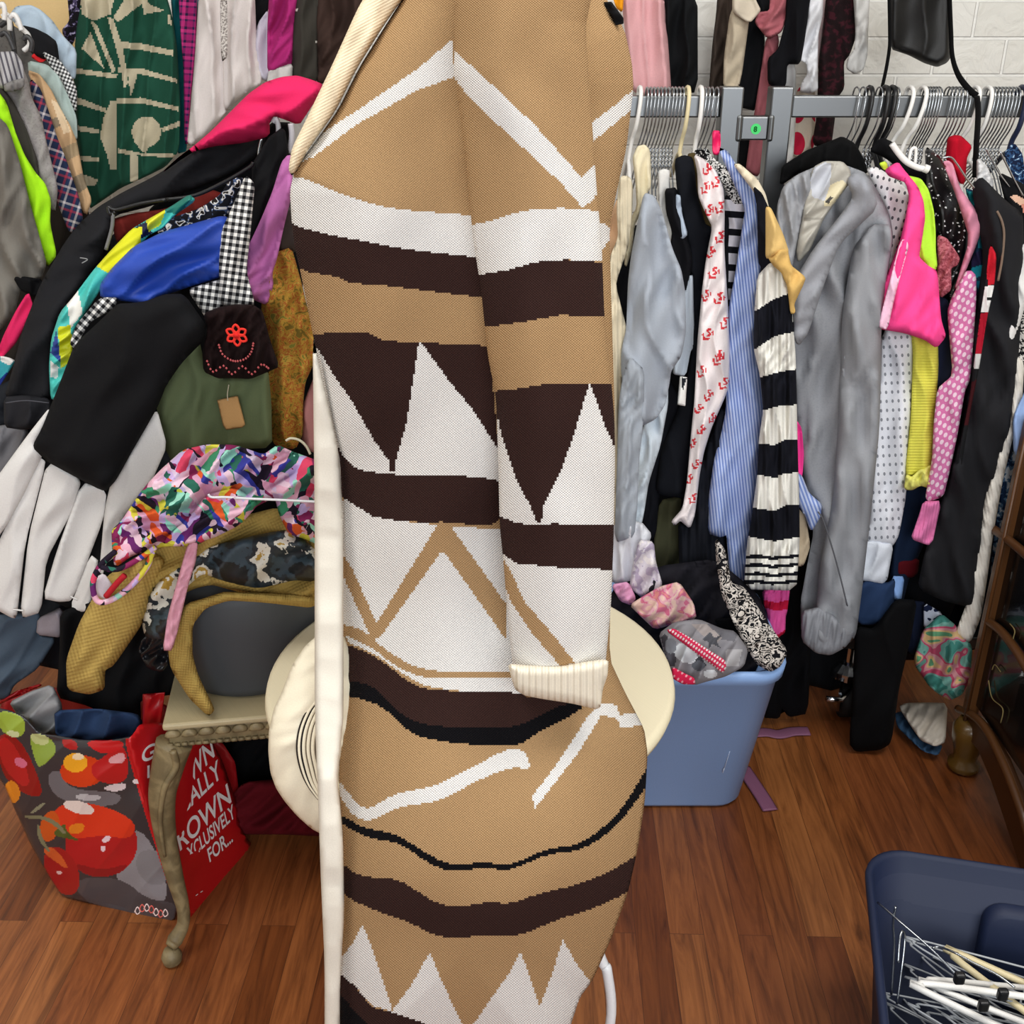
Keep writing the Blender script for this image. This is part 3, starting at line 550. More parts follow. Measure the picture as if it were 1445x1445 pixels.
G('black_dress', 'long black dress with navy hem beside the red print shirt', 'dress', 'I', '535,120 590,95 650,110 670,330 730,560 785,580 740,800 715,1000 700,1330 680,1700 640,2050 615,2380 410,2355 450,2050 560,1800 640,1500 650,1200 640,760 600,600 560,400', 1.995, '15171d', RG, fold=(.008, 40, 3))
G('dark_skirt', 'black skirt hanging low behind the pale blue shirt hem', 'skirt', 'J', '490,230 560,420 520,800 420,1040 400,1300 330,1380 320,1250 350,950 430,700', 2.01, '121319', RG)
ol = thing('olive_jacket', 'olive brown jacket between the black dress and red print shirt', 'jacket', centre('K', '370,220', 2.03), RG)
cloth('body', 'I', '620,85 660,78 690,110 705,330 745,480 788,580 770,690 730,600 670,400 640,250', 2.035, '54462a', par=ol)
cloth('hem', 'K', '330,-190 430,-210 420,-100 425,20 442,150 430,200 400,232 320,218 300,130 300,20', 2.035, '50503a', par=ol)
red_marks = []
for i, (x, y) in enumerate([(745, 185), (810, 270), (735, 310), (835, 440), (760, 460), (835, 640), (770, 740), (790, 880), (740, 1030), (825, 1050), (865, 1215), (750, 1290), (830, 1430)] + [(a, b + 1327) for a, b in [(820, 130), (710, 210), (860, 290), (755, 370), (690, 460), (780, 520), (705, 600), (655, 690), (675, 830), (630, 930), (655, 1060)]]):
    s = 1.0 if y < 1700 else .8; q = lambda pts: ' '.join(f'{x + s * a * (1 if i % 2 else .8):.0f},{y + s * b:.0f}' for a, b in pts)
    red_marks += [('cf2b36', 'I', q([(-38, -6), (-26, -10), (-16, 24), (14, 18), (18, 32), (-26, 40)])), ('cf2b36', 'I', q([(-8, -38), (28, -44), (24, -32), (8, -28), (26, -8), (20, 10), (-4, 12), (-4, 2), (10, -4), (-8, -20)])), ('cf2b36', 'I', q([(28, -20), (40, -28), (44, -4), (34, 10)]))]
G('red_print_shirt', 'white satin shirt with scattered red motifs', 'shirt', 'I', '665,90 720,120 800,195 850,310 858,450 855,700 880,1100 893,1445 885,1640 850,1730 770,1910 720,2070 690,2230 660,2490 630,2580 570,2525 530,2560 515,2540 590,2455 620,2280 650,1930 670,1730 690,1330 705,1180 720,1000 745,800 790,570 740,470 695,360 690,200', 1.94, 'e8dfe0', RG, paint=red_marks, step=1.7, fold=(.006, 26, 4), rough=.5)
lc = thing('monochrome_pullover', 'black and white patterned top with striped sleeve behind the red print shirt', 'top', centre('I', '930,1400', 2.0), RG)
cloth('collar', 'I', '665,62 720,58 742,100 722,142 690,112', 1.985, '1a181a', par=lc, pat=('noise', .04, [(0, '141214'), (.58, 'b9b4b0')], 2, 0))
cloth('body', 'I', '740,40 790,120 860,170 930,220 975,300 1003,380 990,450 930,425 885,345 835,230 745,145', 2.0, 'e2e0dc', par=lc, pat=('noise', .055, [(0, '141417'), (.5, 'e6e4e0')], 2, 2))
cloth('sleeve', 'I', '870,360 920,380 1002,400 1000,450 980,560 950,700 930,900 895,1080 880,1200 872,900 860,600', 2.0, 'e2dde0', par=lc, pat=('stripe', .25, 4, [(0, 'e0dce2'), (.62, '16161c')]), fold=(.003, 20, 0))
cloth('side', 'I', '858,470 890,520 880,1100 900,1300 895,1440 878,1360 862,1000', 1.99, '111217', par=lc)
G('pinstripe_shirt', 'sky blue pinstriped cotton shirt beside the chunky striped sweater', 'shirt', 'I', '825,40 880,65 930,150 1000,215 1060,315 1090,450 1100,800 1085,1000 1065,1400 1110,1630 1120,1810 1100,1960 1090,2230 1060,2460 1040,2560 1010,2800 985,2950 930,2960 900,2850 885,2620 840,2640 760,2615 765,2380 800,2130 850,1950 880,1800 890,1445 900,1100 940,900 985,600 1010,450 930,270', 1.95, '93a6d6', RG, pat=('stripe', .042, 84, [(0, '7288c4'), (.5, 'b9c6ea')]), fold=(.009, 34, 3))
ss = thing('striped_sweater', 'chunky ribbed cream sweater with broad black stripes', 'sweater', centre('I', '1200,2990', 1.88), RG)
cloth('shoulder', 'I', '1060,300 1110,350 1150,440 1168,560 1150,720 1180,800 1130,870 1095,800 1090,440', 1.90, '13141c', par=ss)
st = [('13141c', 'I', '1050,1145 1180,1060 1300,1012 1330,1270 1200,1300 1050,1398')]
for s in ('1090,250 1240,210 1360,192 1360,430 1230,440 1090,478', '1080,690 1200,700 1270,665 1360,665 1360,880 1230,900 1220,925 1070,895', '1050,1120 1200,1140 1270,1105 1370,1105 1370,1312 1200,1345 1010,1310'):
    st.append(('13141c', 'I', ' '.join(f'{a.split(",")[0]},{float(a.split(",")[1]) + 1327}' for a in s.split())))
for y in (784.5, 796.5, 809, 820): st.append(('13141c', 'Z', f'1040,{y} 1070,{y - 2} 1090,{y + 1} 1135,{y - 3} 1135,{y + 1.5} 1090,{y + 5.5} 1070,{y + 3} 1040,{y + 5}'))
cloth('sleeve', 'I', '1175,810 1260,845 1300,950 1320,1200 1335,1500 1345,2000 1358,2450 1360,2680 1338,2995 1000,2985 1020,2700 1060,2460 1090,2230 1100,2000 1130,1800 1110,1570 1065,1380 1070,1140 1090,900', 1.88, 'e9e7df', par=ss, paint=st, step=2, rib=(11, 0), bump=.9, t=.035, fold=(.006, 22, 0))
tn = thing('tan_blouse', 'tan blouse with a flared bell sleeve and cream shoulder', 'blouse', centre('I', '1300,1100', 1.90), RG)
cloth('shoulder', 'I', '930,150 965,155 1080,255 1132,350 1155,440 1120,430 1060,325 980,215', 1.92, 'e2d6bd', par=tn, t=.015)
cloth('body', 'I', '1145,430 1172,450 1250,620 1290,740 1255,760 1180,765 1145,780 1146,600', 1.845, 'dcb977', par=tn)
cloth('bell_sleeve', 'I', '1145,745 1220,705 1280,725 1302,830 1402,910 1382,960 1322,1085 1332,1140 1312,1152 1290,960 1250,870 1190,820', 1.84, 'd3ad68', par=tn, fold=(.008, 26, 30))
G('hot_pink_pullover', 'thin sliver of hot pink top between striped sweater and grey cardigan', 'top', 'Z', '1122,590 1130,605 1133,640 1131,670 1125,690 1119,690', 1.93, 'ee3f92', RG)
G('pink_striped_sock', 'bright pink ribbed leg warmer with red bands under the striped sweater', 'leg warmer', 'N', '132,120 190,105 262,108 248,220 240,250 238,330 210,345 186,402 168,335 158,240 140,190', 1.925, 'e0559c', RG, paint=[('c2183c', 'N', '130,165 200,180 260,165 255,215 190,220 140,205'), ('c2183c', 'N', '165,360 200,345 245,315 245,345 190,410')], step=1.6, fold=(.004, 14, 3), rib=(5, 3))
G('wide_black_trousers', 'wide black trousers hanging to the floor behind the blue bin', 'trousers', 'N', '250,70 335,70 330,250 328,350 368,402 352,735 262,752 225,700 210,760 135,755 120,600 160,400 235,300', 2.06, '0b0b0e', RG, fold=(.01, 40, 0))
G('navy_cable_knit', 'dark navy cable knit hanging into the blue bin', 'sweater', 'K', '655,-713 640,-427 640,-100 650,60 690,350 705,412 600,405 505,412 470,330 430,240 425,0 422,-73 482,-58 520,-321 600,-560', 1.97, '171920', RG, rib=(12, 0), bump=.9)
G('white_blouse', 'white blouse tail hanging just above the bin heap next to the cardigan sleeve', 'blouse', 'K', '95,-80 230,-80 280,-20 250,60 205,215 95,228 80,120', 1.9, 'd9dbe2', RG, fold=(.006, 16, 4))
# ---- heaped in and over the blue bin
G('lavender_scarf', 'lavender and white crumpled scarf draped on the bin heap', 'scarf', 'K', '225,10 290,20 300,120 335,235 290,310 235,292 178,245 190,150', 1.87, 'd8cfd9', fold=(.01, 20, 30), pat=('noise', .16, [(0, 'b9aec4'), (.45, 'd9d3dc'), (.6, 'e8e2e2')], 2, .5))
G('pink_cloth', 'plain pink cloth tucked beside the lavender scarf', 'cloth', 'K', '85,235 165,222 200,300 180,330 130,312', 1.85, 'df9fc4', fold=(.006, 14, 20))
G('floral_cloth', 'pink floral cloth spilling from the blue bin', 'cloth', 'K', '178,335 260,285 330,245 420,222 492,330 505,400 400,425 300,452 240,395', 1.82, 'dba3ab', pat=('noise', .17, [(0, 'e3c3b4'), (.46, 'dca8b2'), (.55, 'd0708f'), (.62, 'd88f8a')], 2, 1.2), fold=(.01, 26, 40), t=.04)
ks = thing('fair_isle_scarf', 'grey patterned winter knit with pink lattice bands heaped on the bin rim', 'knit', centre('K', '540,730', 1.77))
cloth('heap', 'K', '325,480 400,425 520,410 640,460 700,470 765,560 745,640 655,690 560,715 500,733 390,690 350,570', lambda x, y: np.interp(y, [890, 950], [1.74, 1.685]), '8f8d92', par=ks, step=1.7, fold=(.01, 30, 35), t=.035, tb=.06, w=18, paint=[('4e4d54', 'K', '330,500 350,480 420,560 400,640 370,640'), ('e3e6ea', 'K', '420,560 450,530 500,560 520,610 480,630 430,620'), ('3f4046', 'K', '500,610 530,590 560,640 530,670'), ('6f6e74', 'K', '560,430 640,440 720,480 700,520 600,500'), ('c9cdd2', 'K', ell(455, 575, 60, 48, .4)), ('77797f', 'K', ell(380, 540, 30, 40)), ('5e6168', 'K', ell(520, 640, 32, 26)), ('d9dcdf', 'K', ell(580, 680, 34, 22)), ('a39a98', 'K', '480,430 560,430 640,500 600,540'), ('b3b1b4', 'K', '660,560 740,560 720,640 650,640'), ('55565c', 'K', '560,490 580,470 600,500 640,480 610,520 630,550 590,530 570,560 570,520 540,510')])
cloth('pink_band', 'K', '362,462 395,458 470,500 560,560 650,615 655,650 640,672 600,640 520,580 440,520', 1.65, 'd8365c', par=ks, t=.012, tb=.01, step=1.3, pat=('dots', .045, .3, 'f0dfe0', 0, 35), fold=(.002, 20, 0))
cloth('pink_band', 'K', '390,650 440,680 495,705 500,730 440,728 392,700', 1.645, 'd4274f', par=ks, t=.01, tb=.01, step=1.3, pat=('dots', .07, .2, 'e8a0ac', 0, 35), fold=(.002, 20, 0))
G('black_garment', 'small black garment wedged into the bin under the navy cable knit', 'garment', 'K', '600,405 710,405 745,505 690,470 640,462', 1.84, '0c0c10')
G('leopard_leggings', 'black and white leopard print leggings trailing over the bin rim', 'leggings', 'K', '608,0 650,60 680,230 745,245 862,420 965,570 930,640 882,668 820,632 760,540 700,420 640,280 615,120', lambda x, y: np.interp(y, [760, 945], [1.86, 1.72]), 'd9d0c4', pat=('noise', .12, [(0, '15151a'), (.46, 'd4ccc4'), (.6, '2a2422')], 1, 2.6), fold=(.008, 30, 35), t=.03)
# ---- second half of the rack
gc = thing('grey_cardigan', 'large heather grey open cardigan draped on a wire hanger', 'cardigan', centre('Z', '1170,915', 1.95), RG)
cloth('body', 'Z', '1098,290 1105,265 1125,248 1150,237 1185,232 1222,245 1240,275 1255,308 1259,335 1252,380 1246,425 1242,470 1243,500 1240,580 1232,650 1224,720 1217,780 1212,840 1205,885 1190,905 1170,900 1150,912 1132,893 1131,850 1142,790 1150,750 1140,720 1136,680 1128,640 1124,560 1118,480 1112,430 1104,370 1096,330', 1.96, '929499', par=gc, pat=('noise', .03, [(0, '84868b'), (.5, '96989d')], 3, 0, False), fold=(.016, 46, -4), t=.035, w=40)
cloth('camisole_front', 'L', '215,300 240,230 300,198 400,200 440,240 450,300 340,450 290,520 210,700 150,770 140,700 175,520 190,400', 1.90, 'aaa69c', par=gc, paint=[('b9bcc4', 'L', '215,300 240,230 300,198 340,210 330,330 300,420 230,400'), ('d4c9a6', 'L', '300,420 330,330 400,300 430,330 340,450 300,450'), ('3a3733', 'L', '300,425 330,395 350,400 320,440'), ('8f8b82', 'L', '180,520 290,515 285,530 178,536')], step=1.6, rough=.4, fold=(.006, 26, 25), t=.015)
cloth('lapel', 'L', '430,300 480,260 545,285 605,455 380,665 290,900 200,1180 150,1250 118,1190 130,880 240,700 400,500 470,400', 1.885, '989aa1', par=gc, fold=(.008, 34, 28), t=.03, w=14)
cloth('lapel', 'Z', '1098,295 1105,266 1122,250 1142,240 1146,262 1132,300 1124,340 1116,380 1108,400 1099,350', 1.90, '9b9da2', par=gc, fold=(.007, 16, -10), t=.02)
cloth('sleeve', 'Z', '1205,350 1232,318 1256,318 1258,340 1248,400 1241,480 1240,600 1228,720 1214,840 1206,900 1180,918 1150,908 1158,800 1178,700 1186,560 1190,440', 1.915, '94969b', par=gc, fold=(.012, 34, -5), t=.035, w=20)
cloth('cuff', 'N', '330,225 420,205 560,300 590,330 545,400 470,440 400,430 330,370', 1.905, '8c8e94', par=gc, t=.03, fold=(.004, 12, 10), rib=(6, 10))
mk('hem_edge', *pxtube('Mm', '262,905 290,950 340,1100 390,1280 430,1445', 1.868, .0016, 6), M('5a5b60'), gc)  # dark line drawn for the seam edge between two hems
G('pinstripe_cuff_shirt', 'blue striped shirt cuff poking out beside the grey cardigan', 'shirt', 'Mm', '140,680 165,700 205,800 278,862 272,930 222,1015 190,920 145,850', 1.925, '93a6d6', RG, pat=('stripe', .05, 70, [(0, '7a90cc'), (.5, 'c3cfee')]))
G('beige_sleeve_pullover', 'thin beige sleeve hanging between striped sweater and grey cardigan', 'top', 'Mm', '140,880 185,930 212,1100 175,1210 140,1215', 1.945, 'c9b69a', RG)
G('black_coat', 'black coat spread on a broad hanger behind the grey cardigan', 'coat', 'L', '45,330 60,225 130,180 200,135 330,85 400,55 470,95 520,180 545,265 430,240 380,215 300,200 230,232 130,270', 2.05, '0c0c0d', RG)
wl = thing('perforated_pullover', 'white openwork knit top with pinhole grid behind the hot pink tee', 'top', centre('Z', '1230,822', 1.98), RG)
PD = ('dots', .085, .19, '8d9098', 0, -3)
cloth('shoulder', 'L', '545,240 590,230 640,258 740,330 790,385 770,500 700,720 680,800 640,1000 610,1180 650,1000 680,620 680,520 620,400', 1.985, 'e9e8ea', par=wl, pat=('dots', .085, .2, '5c5c62', 0, 14))
cloth('sleeve', 'Z', '1246,462 1288,470 1290,500 1284,600 1277,700 1267,755 1259,770 1224,768 1230,700 1238,600', 1.99, 'e6e8ef', par=wl, pat=PD, t=.03)
cloth('cuff', 'Mm', '520,1080 620,1075 690,1090 650,1318 500,1290', 1.985, 'e4e9f2', par=wl, t=.03)
pk = thing('hot_pink_tee', 'hot pink tee with a white side stripe between white openwork and lime tops', 'tee', centre('L', '800,1260', 1.92), RG)
cloth('body', 'L', '650,245 720,202 748,242 830,340 862,420 872,520 850,660 835,745 892,800 942,825 962,1100 992,1200 940,1262 880,1215 760,1175 640,1155 600,1145 640,900 690,780 740,650 770,520 792,400 770,310 670,275', 1.925, 'ff4d97', par=pk, fold=(.007, 34, 2), t=.025)
cloth('side_stripe', 'L', '742,648 785,650 702,950 656,1157 612,1142 660,960', 1.898, 'f4c4dc', par=pk, t=.006, tb=.004)
lm = thing('lime_tee', 'neon lime tee with short sleeve behind the hot pink tee', 'tee', centre('L', '900,850', 1.95), RG)
cloth('neck', 'L', '618,208 650,198 662,248 640,236', 1.945, 'c8e84a', par=lm)
cloth('sleeve', 'L', '775,278 850,298 892,360 922,480 932,600 932,700 942,802 905,850 890,780 832,742 860,640 872,520 850,420', 1.945, 'b9ee42', par=lm, t=.02)
yk = thing('yellow_knit', 'lemon yellow ribbed knit with ruffled hem under the pink tee', 'knit top', centre('Z', '1300,690', 1.975), RG)
cloth('body', 'Z', '1286,460 1322,475 1323,520 1317,600 1316,662 1280,672 1280,655 1287,590 1290,500', 1.975, 'd9d456', par=yk, rib=(4, 90), fold=(.004, 24, 0))
cloth('ruffle', 'Mm', '772,690 800,712 850,665 915,640 934,752 905,765 850,748 800,775 762,772', 1.96, 'dedb74', par=yk, fold=(.008, 12, 0))
G('lime_strap_pullover', 'narrow yellow green strap showing beside the mauve ruffle sleeve', 'top', 'L', '890,780 910,830 930,980 920,1000 900,900', 1.96, 'd8d84a', RG)
G('sequin_pullover', 'black sequinned top sparkling between lime tee and pink crochet', 'top', 'L', '880,110 960,170 1040,340 1120,450 1142,580 1105,750 1062,900 1010,1010 990,900 1060,760 1040,700 950,620 925,480 890,330', 2.005, '0c0c0e', RG, pat=('flecks', .022, .95, 'e6e6e6'), rough=.3)
G('black_blouse', 'plain black blouse shoulders between white hanger and sequin top', 'blouse', 'L', '560,130 630,60 700,95 800,240 900,270 952,600 925,600 870,430 775,275 660,175', 2.06, '101012', RG)
G('mauve_ruffle_pullover', 'dusty rose lace top with gathered ruffle sleeve', 'top', 'L', '950,620 1000,640 1072,750 1060,785 1020,805 1022,930 968,975 945,900 955,760', 1.965, 'b5646c', RG, fold=(.008, 12, 25), pat=('noise', .05, [(0, '9c4e58'), (.5, 'c0707a')], 3, 1))
G('navy_cardigan', 'dark navy cardigan edge between yellow knit and pink crochet', 'cardigan', 'Z', '1320,415 1338,425 1342,470 1348,505 1346,537 1322,550 1318,480', 1.985, '1e243a', RG)
G('red_turtleneck', 'crimson red turtleneck collar rising on the crowded hangers', 'sweater', 'L', '1010,62 1045,48 1082,52 1142,110 1112,170 1102,300 1092,335 1000,185', 2.06, 'b50f26', RG)
pc = thing('pink_crochet_cardigan', 'candy pink honeycomb crochet cardigan with plain cuff', 'cardigan', centre('Z', '1300,769', 1.95), RG)
cloth('shoulder', 'L', '985,198 1010,195 1032,212 1072,350 1152,460 1203,540 1192,600 1155,700 1080,880 1035,980 1140,640 1060,390', 1.965, 'd98fa6', par=pc, t=.015)
HC = ('dots', .075, .33, 'f3d5e4', 0, 28)
cloth('sleeve', 'Z', '1366,380 1376,388 1376,426 1368,535 1360,552 1350,612 1337,672 1330,700 1306,708 1317,647 1319,598 1324,549 1346,530 1338,440 1344,421', 1.945, 'd87aae', par=pc, pat=HC, t=.03, bump=.8)
cloth('cuff', 'Mm', '870,850 965,845 910,1097 800,1058 840,950', 1.94, 'dd78ab', par=pc, t=.025, rib=(4, 10))
G('teal_plaid_shirt', 'teal and navy plaid shirt between pink crochet and black jacket', 'shirt', 'L', '1108,350 1150,365 1222,560 1222,700 1232,930 1182,972 1140,800 1200,580', 1.99, '1f3a56', RG, paint=[('1f8f94', 'L', '1108,360 1150,370 1185,430 1150,450'), ('2a93a8', 'L', '1190,580 1225,570 1220,700 1180,690'), ('22a0b4', 'L', '1135,810 1225,780 1228,850 1170,860'), ('1a7a96', 'L', '1175,880 1228,880 1200,960 1180,965'), ('2f2c50', 'L', '1140,740 1200,700 1225,720 1225,780 1140,800')], step=1.6)
bj = thing('black_track_jacket', 'long black jacket with red and white side piping', 'jacket', centre('Z', '1360,860', 1.95), RG)
cloth('body', 'Z', '1372,262 1385,250 1402,268 1425,290 1442,300 1445,380 1438,470 1432,560 1424,610 1410,650 1394,700 1384,760 1378,820 1373,857 1330,846 1296,830 1306,780 1336,690 1360,600 1372,500 1378,440 1390,360', 1.96, '222225', par=bj, fold=(.012, 40, -12), t=.03)
pip = [('c01f2e', 'Z', '1390,340 1410,340 1404,400 1394,404'), ('e4e2e0', 'Z', '1390,404 1406,402 1398,440 1384,440'), ('1a1a1c', 'Z', '1392,420 1400,420 1400,424 1392,424'), ('a3182c', 'Z', '1384,442 1400,440 1386,500 1376,500'), ('c9c7c5', 'Z', '1376,500 1390,500 1384,520 1374,520'), ('3c1418', 'Z', '1370,540 1388,530 1368,600 1358,600')]
cloth('side_piping', 'Z', '1398,345 1405,360 1402,400 1391,450 1380,520 1368,580 1358,640 1352,680 1347,680 1356,630 1370,560 1384,450 1392,400', 1.925, '1a1a1c', par=bj, t=.005, tb=.004, paint=pip, step=1.4)
mk('lapel_edge', *pxtube('L', '1290,480 1318,540 1330,620 1318,760 1296,880', 1.918, .0022, 6), M('7d6a5c'), bj)
G('white_feather_pullover', 'white fluffy knit shoulder under the black strap', 'top', 'L', '1180,170 1232,232 1268,320 1230,385 1210,415 1178,340', 2.01, 'd9d8d8', RG, fold=(.006, 10, 30))
G('navy_sequin_pullover', 'navy and blue shiny top at the crowded end of the rail', 'top', 'H', '1320,990 1380,930 1430,1000 1445,1120 1480,1200 1445,1240 1370,1150', 2.04, '20304e', RG, pat=('noise', .06, [(0, '16203a'), (.5, '2f4d74'), (.62, 'a9c4da')], 2, 1))
G('peach_flower_pullover', 'black top with peach flower trim at the frame edge', 'top', 'L', '1300,260 1445,330 1500,420 1500,700 1430,640 1340,420', 2.0, '141416', RG, paint=[('e0b59c', 'L', '1365,395 1400,385 1445,410 1445,460 1400,430'), ('d08a78', 'L', '1430,440 1480,440 1480,500 1440,490')], step=1.8)
G('white_sleeve_pullover', 'white top with long thin sleeve over the zebra blouse', 'top', 'L', '1430,690 1480,640 1480,900 1400,1180 1380,1330 1340,1290 1360,1130 1410,900', 1.955, 'dedcda', RG)
G('zebra_blouse', 'black and white zebra print blouse at the frame edge', 'blouse', 'L', '1445,960 1500,900 1500,1400 1440,1340 1385,1320 1410,1150', 1.975, 'cfcac4', RG, pat=('noise', .06, [(0, '151517'), (.5, 'd9d4ce')], 1, 2))
G('cream_long_coat', 'long cream knit coat hanging beside the lacquer cabinet', 'coat', 'Z', '1432,500 1444,512 1440,580 1427,620 1413,680 1399,760 1391,820 1383,870 1368,907 1350,893 1368,845 1378,790 1392,700 1410,640 1428,590', 1.955, 'dfd9cf', RG, fold=(.005, 14, -10), rib=(5, -12))
G('blue_shirt', 'light blue shirt shoulder just above the black cabinet', 'shirt', 'Z', '1430,590 1450,545 1460,650 1432,642', 1.94, '93aedd', RG)
G('tie_dye_pullover', 'blue and white tie dye top squeezed beside the cabinet post', 'top', 'Z', '1440,620 1428,720 1415,800 1404,850 1396,845 1404,760 1418,660', 1.985, '35557a', RG, pat=('noise', .1, [(0, '1f3556'), (.48, '5e83a8'), (.56, 'd3dde6')], 2, .6))
# ---- lower row under the rack
jn = thing('dark_jeans', 'dark blue jeans with gold pocket stitching under the white cuff', 'jeans', centre('N', '690,290', 2.0), RG)
cloth('leg', 'N', '615,90 650,70 760,85 792,60 785,180 772,295 600,285', 1.99, '26395a', par=jn, fold=(.004, 40, 0))
for s in ('680,312 694,318 708,355 722,318 735,300', '690,305 706,330 720,300'): mk('stitching', *pxtube('N', s, 1.955, .0016, 5), M('b8964a'), jn)
G('black_trousers', 'straight black trousers hanging nearly to the floor beside the caster', 'trousers', 'N', '600,300 690,318 800,165 902,170 872,350 812,600 772,885 720,917 600,926 570,890 588,600', 1.955, '08080a', RG, fold=(.008, 60, 0), t=.03)
G('navy_joggers', 'navy joggers showing behind the straight black trousers', 'trousers', 'N', '850,170 950,180 942,380 882,442 850,405', 2.01, '151c30', RG)
G('periwinkle_pullover', 'small periwinkle blue top peeping beside the dark jeans', 'top', 'N', '785,50 838,52 822,172 778,165', 2.0, '86a9e0', RG)
G('maroon_pullover', 'dark maroon top under the pink crochet cuff', 'top', 'N', '790,-30 915,-40 905,30 880,50 800,40', 2.02, '5a0f18', RG)
G('navy_dress', 'navy blue dress filling the dark gap under the yellow knit', 'dress', 'Mm', '700,1050 760,780 900,740 930,900 860,1100 780,1280 740,1445 660,1400', 2.03, '16233a', RG)
G('printed_hem_pullover', 'white and navy printed top hem under the black jacket', 'top', 'N', '945,185 1030,235 1020,310 945,310', 1.99, 'b9bed0', RG, pat=('noise', .12, [(0, '1c2440'), (.5, 'c3c8d8')], 1, .5))
G('silk_bag', 'crumpled teal, pink and yellow printed silk bag behind the cabinet foot', 'bag', 'N', '890,480 940,320 1030,240 1100,300 1115,335 1180,400 1170,560 1130,640 1070,668 980,610', 1.965, '4e9a8e', pat=('noise', .34, [(0, '3f7d74'), (.42, '6a9a90'), (.5, 'b24a66'), (.55, 'c58a90'), (.6, 'c9a878'), (.66, '5a8f6a')], 1, .8), fold=(.012, 22, 12), t=.05)
fd = thing('sherpa_denim_jacket', 'denim jacket with cream fleece lining lying on the floor by the bun foot', 'jacket', floor_at(1310, 1045))
cloth('fleece', 'N', '820,705 850,690 950,688 1055,690 1045,880 1000,900 930,870 880,800', ('z', .05), 'cfc6ba', par=fd, fold=(.008, 12, 30), t=.03, tb=.02, bump=.8)
cloth('denim', 'N', '800,740 830,730 880,800 930,868 1000,898 1030,900 1010,945 940,925 870,860 810,800', ('z', .025), '34506e', par=fd, fold=(.006, 10, 30), t=.02, tb=.015)
for i, (s, lb) in enumerate((('88,835 150,832 210,842 280,828 362,826', 'dusty purple ribbon lying across the floorboards under the black trousers'), ('30,1010 80,1085 130,1160 168,1225', 'dusty purple ribbon trailing from beneath the blue bin'))):
    P = catmull([floor_at(*q, .004) for q in pp('N', s)], 6)
    tag(mk('ribbon', *tube(P, .017, 8, flat=.14), M('8d5a78', rough=.6)), lb, 'ribbon', 'purple ribbons on the floor')
# ---- dark filler shapes added where the rack depth is only shade
for nm, lb, ct, s, d, k in (('black_coat', 'long black coat deep in the rack behind the grey sweatshirt', 'coat', '862,330 960,300 1010,420 1000,620 990,780 900,800 862,700', 2.13, '101115'),
        ('charcoal_dress', 'charcoal dress deep behind the pinstriped shirt and striped sweater', 'dress', '985,330 1085,330 1120,500 1125,700 1120,880 1020,880 980,700', 2.13, '15161a'),
        ('black_gown', 'black gown deep behind the heather grey cardigan', 'dress', '1085,420 1270,330 1275,600 1250,860 1200,980 1120,960 1090,700', 2.13, '0e0f12'),
        ('dark_tunic', 'near black tunic deep behind yellow knit and pink crochet', 'tunic', '1255,300 1390,280 1400,600 1350,860 1270,930 1240,800', 2.13, '101116'),
        ('ink_blue_coat', 'ink blue coat deep behind the black track jacket', 'coat', '1340,300 1500,300 1500,700 1420,900 1330,930 1320,700', 2.16, '12151f'),
        ('wine_trousers', 'dark wine trousers low behind the straight black trousers', 'trousers', '1235,800 1340,800 1330,905 1300,930 1250,930', 2.15, '1c1013')):
    G(nm, lb, ct, 'Z', s, d, k, RG, fold=(.01, 40, 0))
G('bin_clothes', 'dark clothes packed in the blue bin under the scarves', 'clothes', 'Z', '862,830 930,800 1010,790 1070,840 1090,900 1085,950 1030,962 900,965 862,920', 1.90, '1f1e24', None, fold=(.014, 26, 40))
# ================================================================ second row hung high on the brick wall
UG = 'clothes hung high along the brick wall'
wr = thing('wall_rail', 'steel wall rail carrying the upper row of clothes', 'rail', (0, 2.38, 1.78), UG)
mk('bar', *tube([(-1.3, 2.38, 1.8), (1.3, 2.38, 1.8)], .012, 12), steel, wr)
for x in (-1.2, 0, 1.2): mk('bracket', *tube([(x, 2.38, 1.8), (x, WALL, 1.8)], .01, 8), steel, wr)
def UGm(name, lab, cat, crop, pts, d, col, **kw): return G(name, lab, cat, crop, pts, d, col, UG, **kw)
UGm('pink_trousers', 'soft pink wide trousers hung behind the tan knit shoulder', 'trousers', 'G', '130,-40 410,-40 440,300 462,622 380,640 250,640 200,600 160,200', 2.36, 'dca7aa', fold=(.008, 24, -2), wob=.3)
UGm('orange_pullover', 'bright orange top glimpsed over the cardigan shoulder', 'top', 'G', '70,-40 140,-40 132,80 100,50', 2.32, 'f09c1c')
UGm('black_wide_trousers', 'black wide leg trousers on the wall beside the pink trousers', 'trousers', 'G', '410,-40 640,-40 642,625 470,625 440,280', 2.38, '141517', fold=(.012, 26, 0))
UGm('brown_dress', 'dark brown dress hanging left of the cream coat on the wall', 'dress', 'G', '790,-40 900,-40 850,250 822,580 780,650 728,640 755,300 780,100', 2.4, '3d332d', fold=(.01, 18, 3))
cc_ = thing('cream_coat', 'cream wool coat sleeve hanging over the steel post', 'coat', centre('G', '880,590', 2.34), UG)
cloth('sleeve', 'G', '890,60 960,100 990,130 982,200 945,480 920,595 828,592 832,400 870,120', 2.34, 'bbad97', par=cc_)
cloth('cuff', 'G', '890,-20 1030,-20 1045,20 1072,70 1000,152 890,85', 2.31, 'cdc1ae', par=cc_)
UGm('black_trouser_leg', 'black trouser leg between cream coat and rose blouse', 'trousers', 'G', '1050,-40 1150,-40 1140,80 1060,130 1100,250 1080,500 1042,750 930,722 920,600 960,300 1000,140', 2.38, '101114')
rb = thing('rose_blouse', 'dusty rose blouse with hanging sash over the rack connector', 'blouse', centre('G', '1050,1200', 2.35), UG)
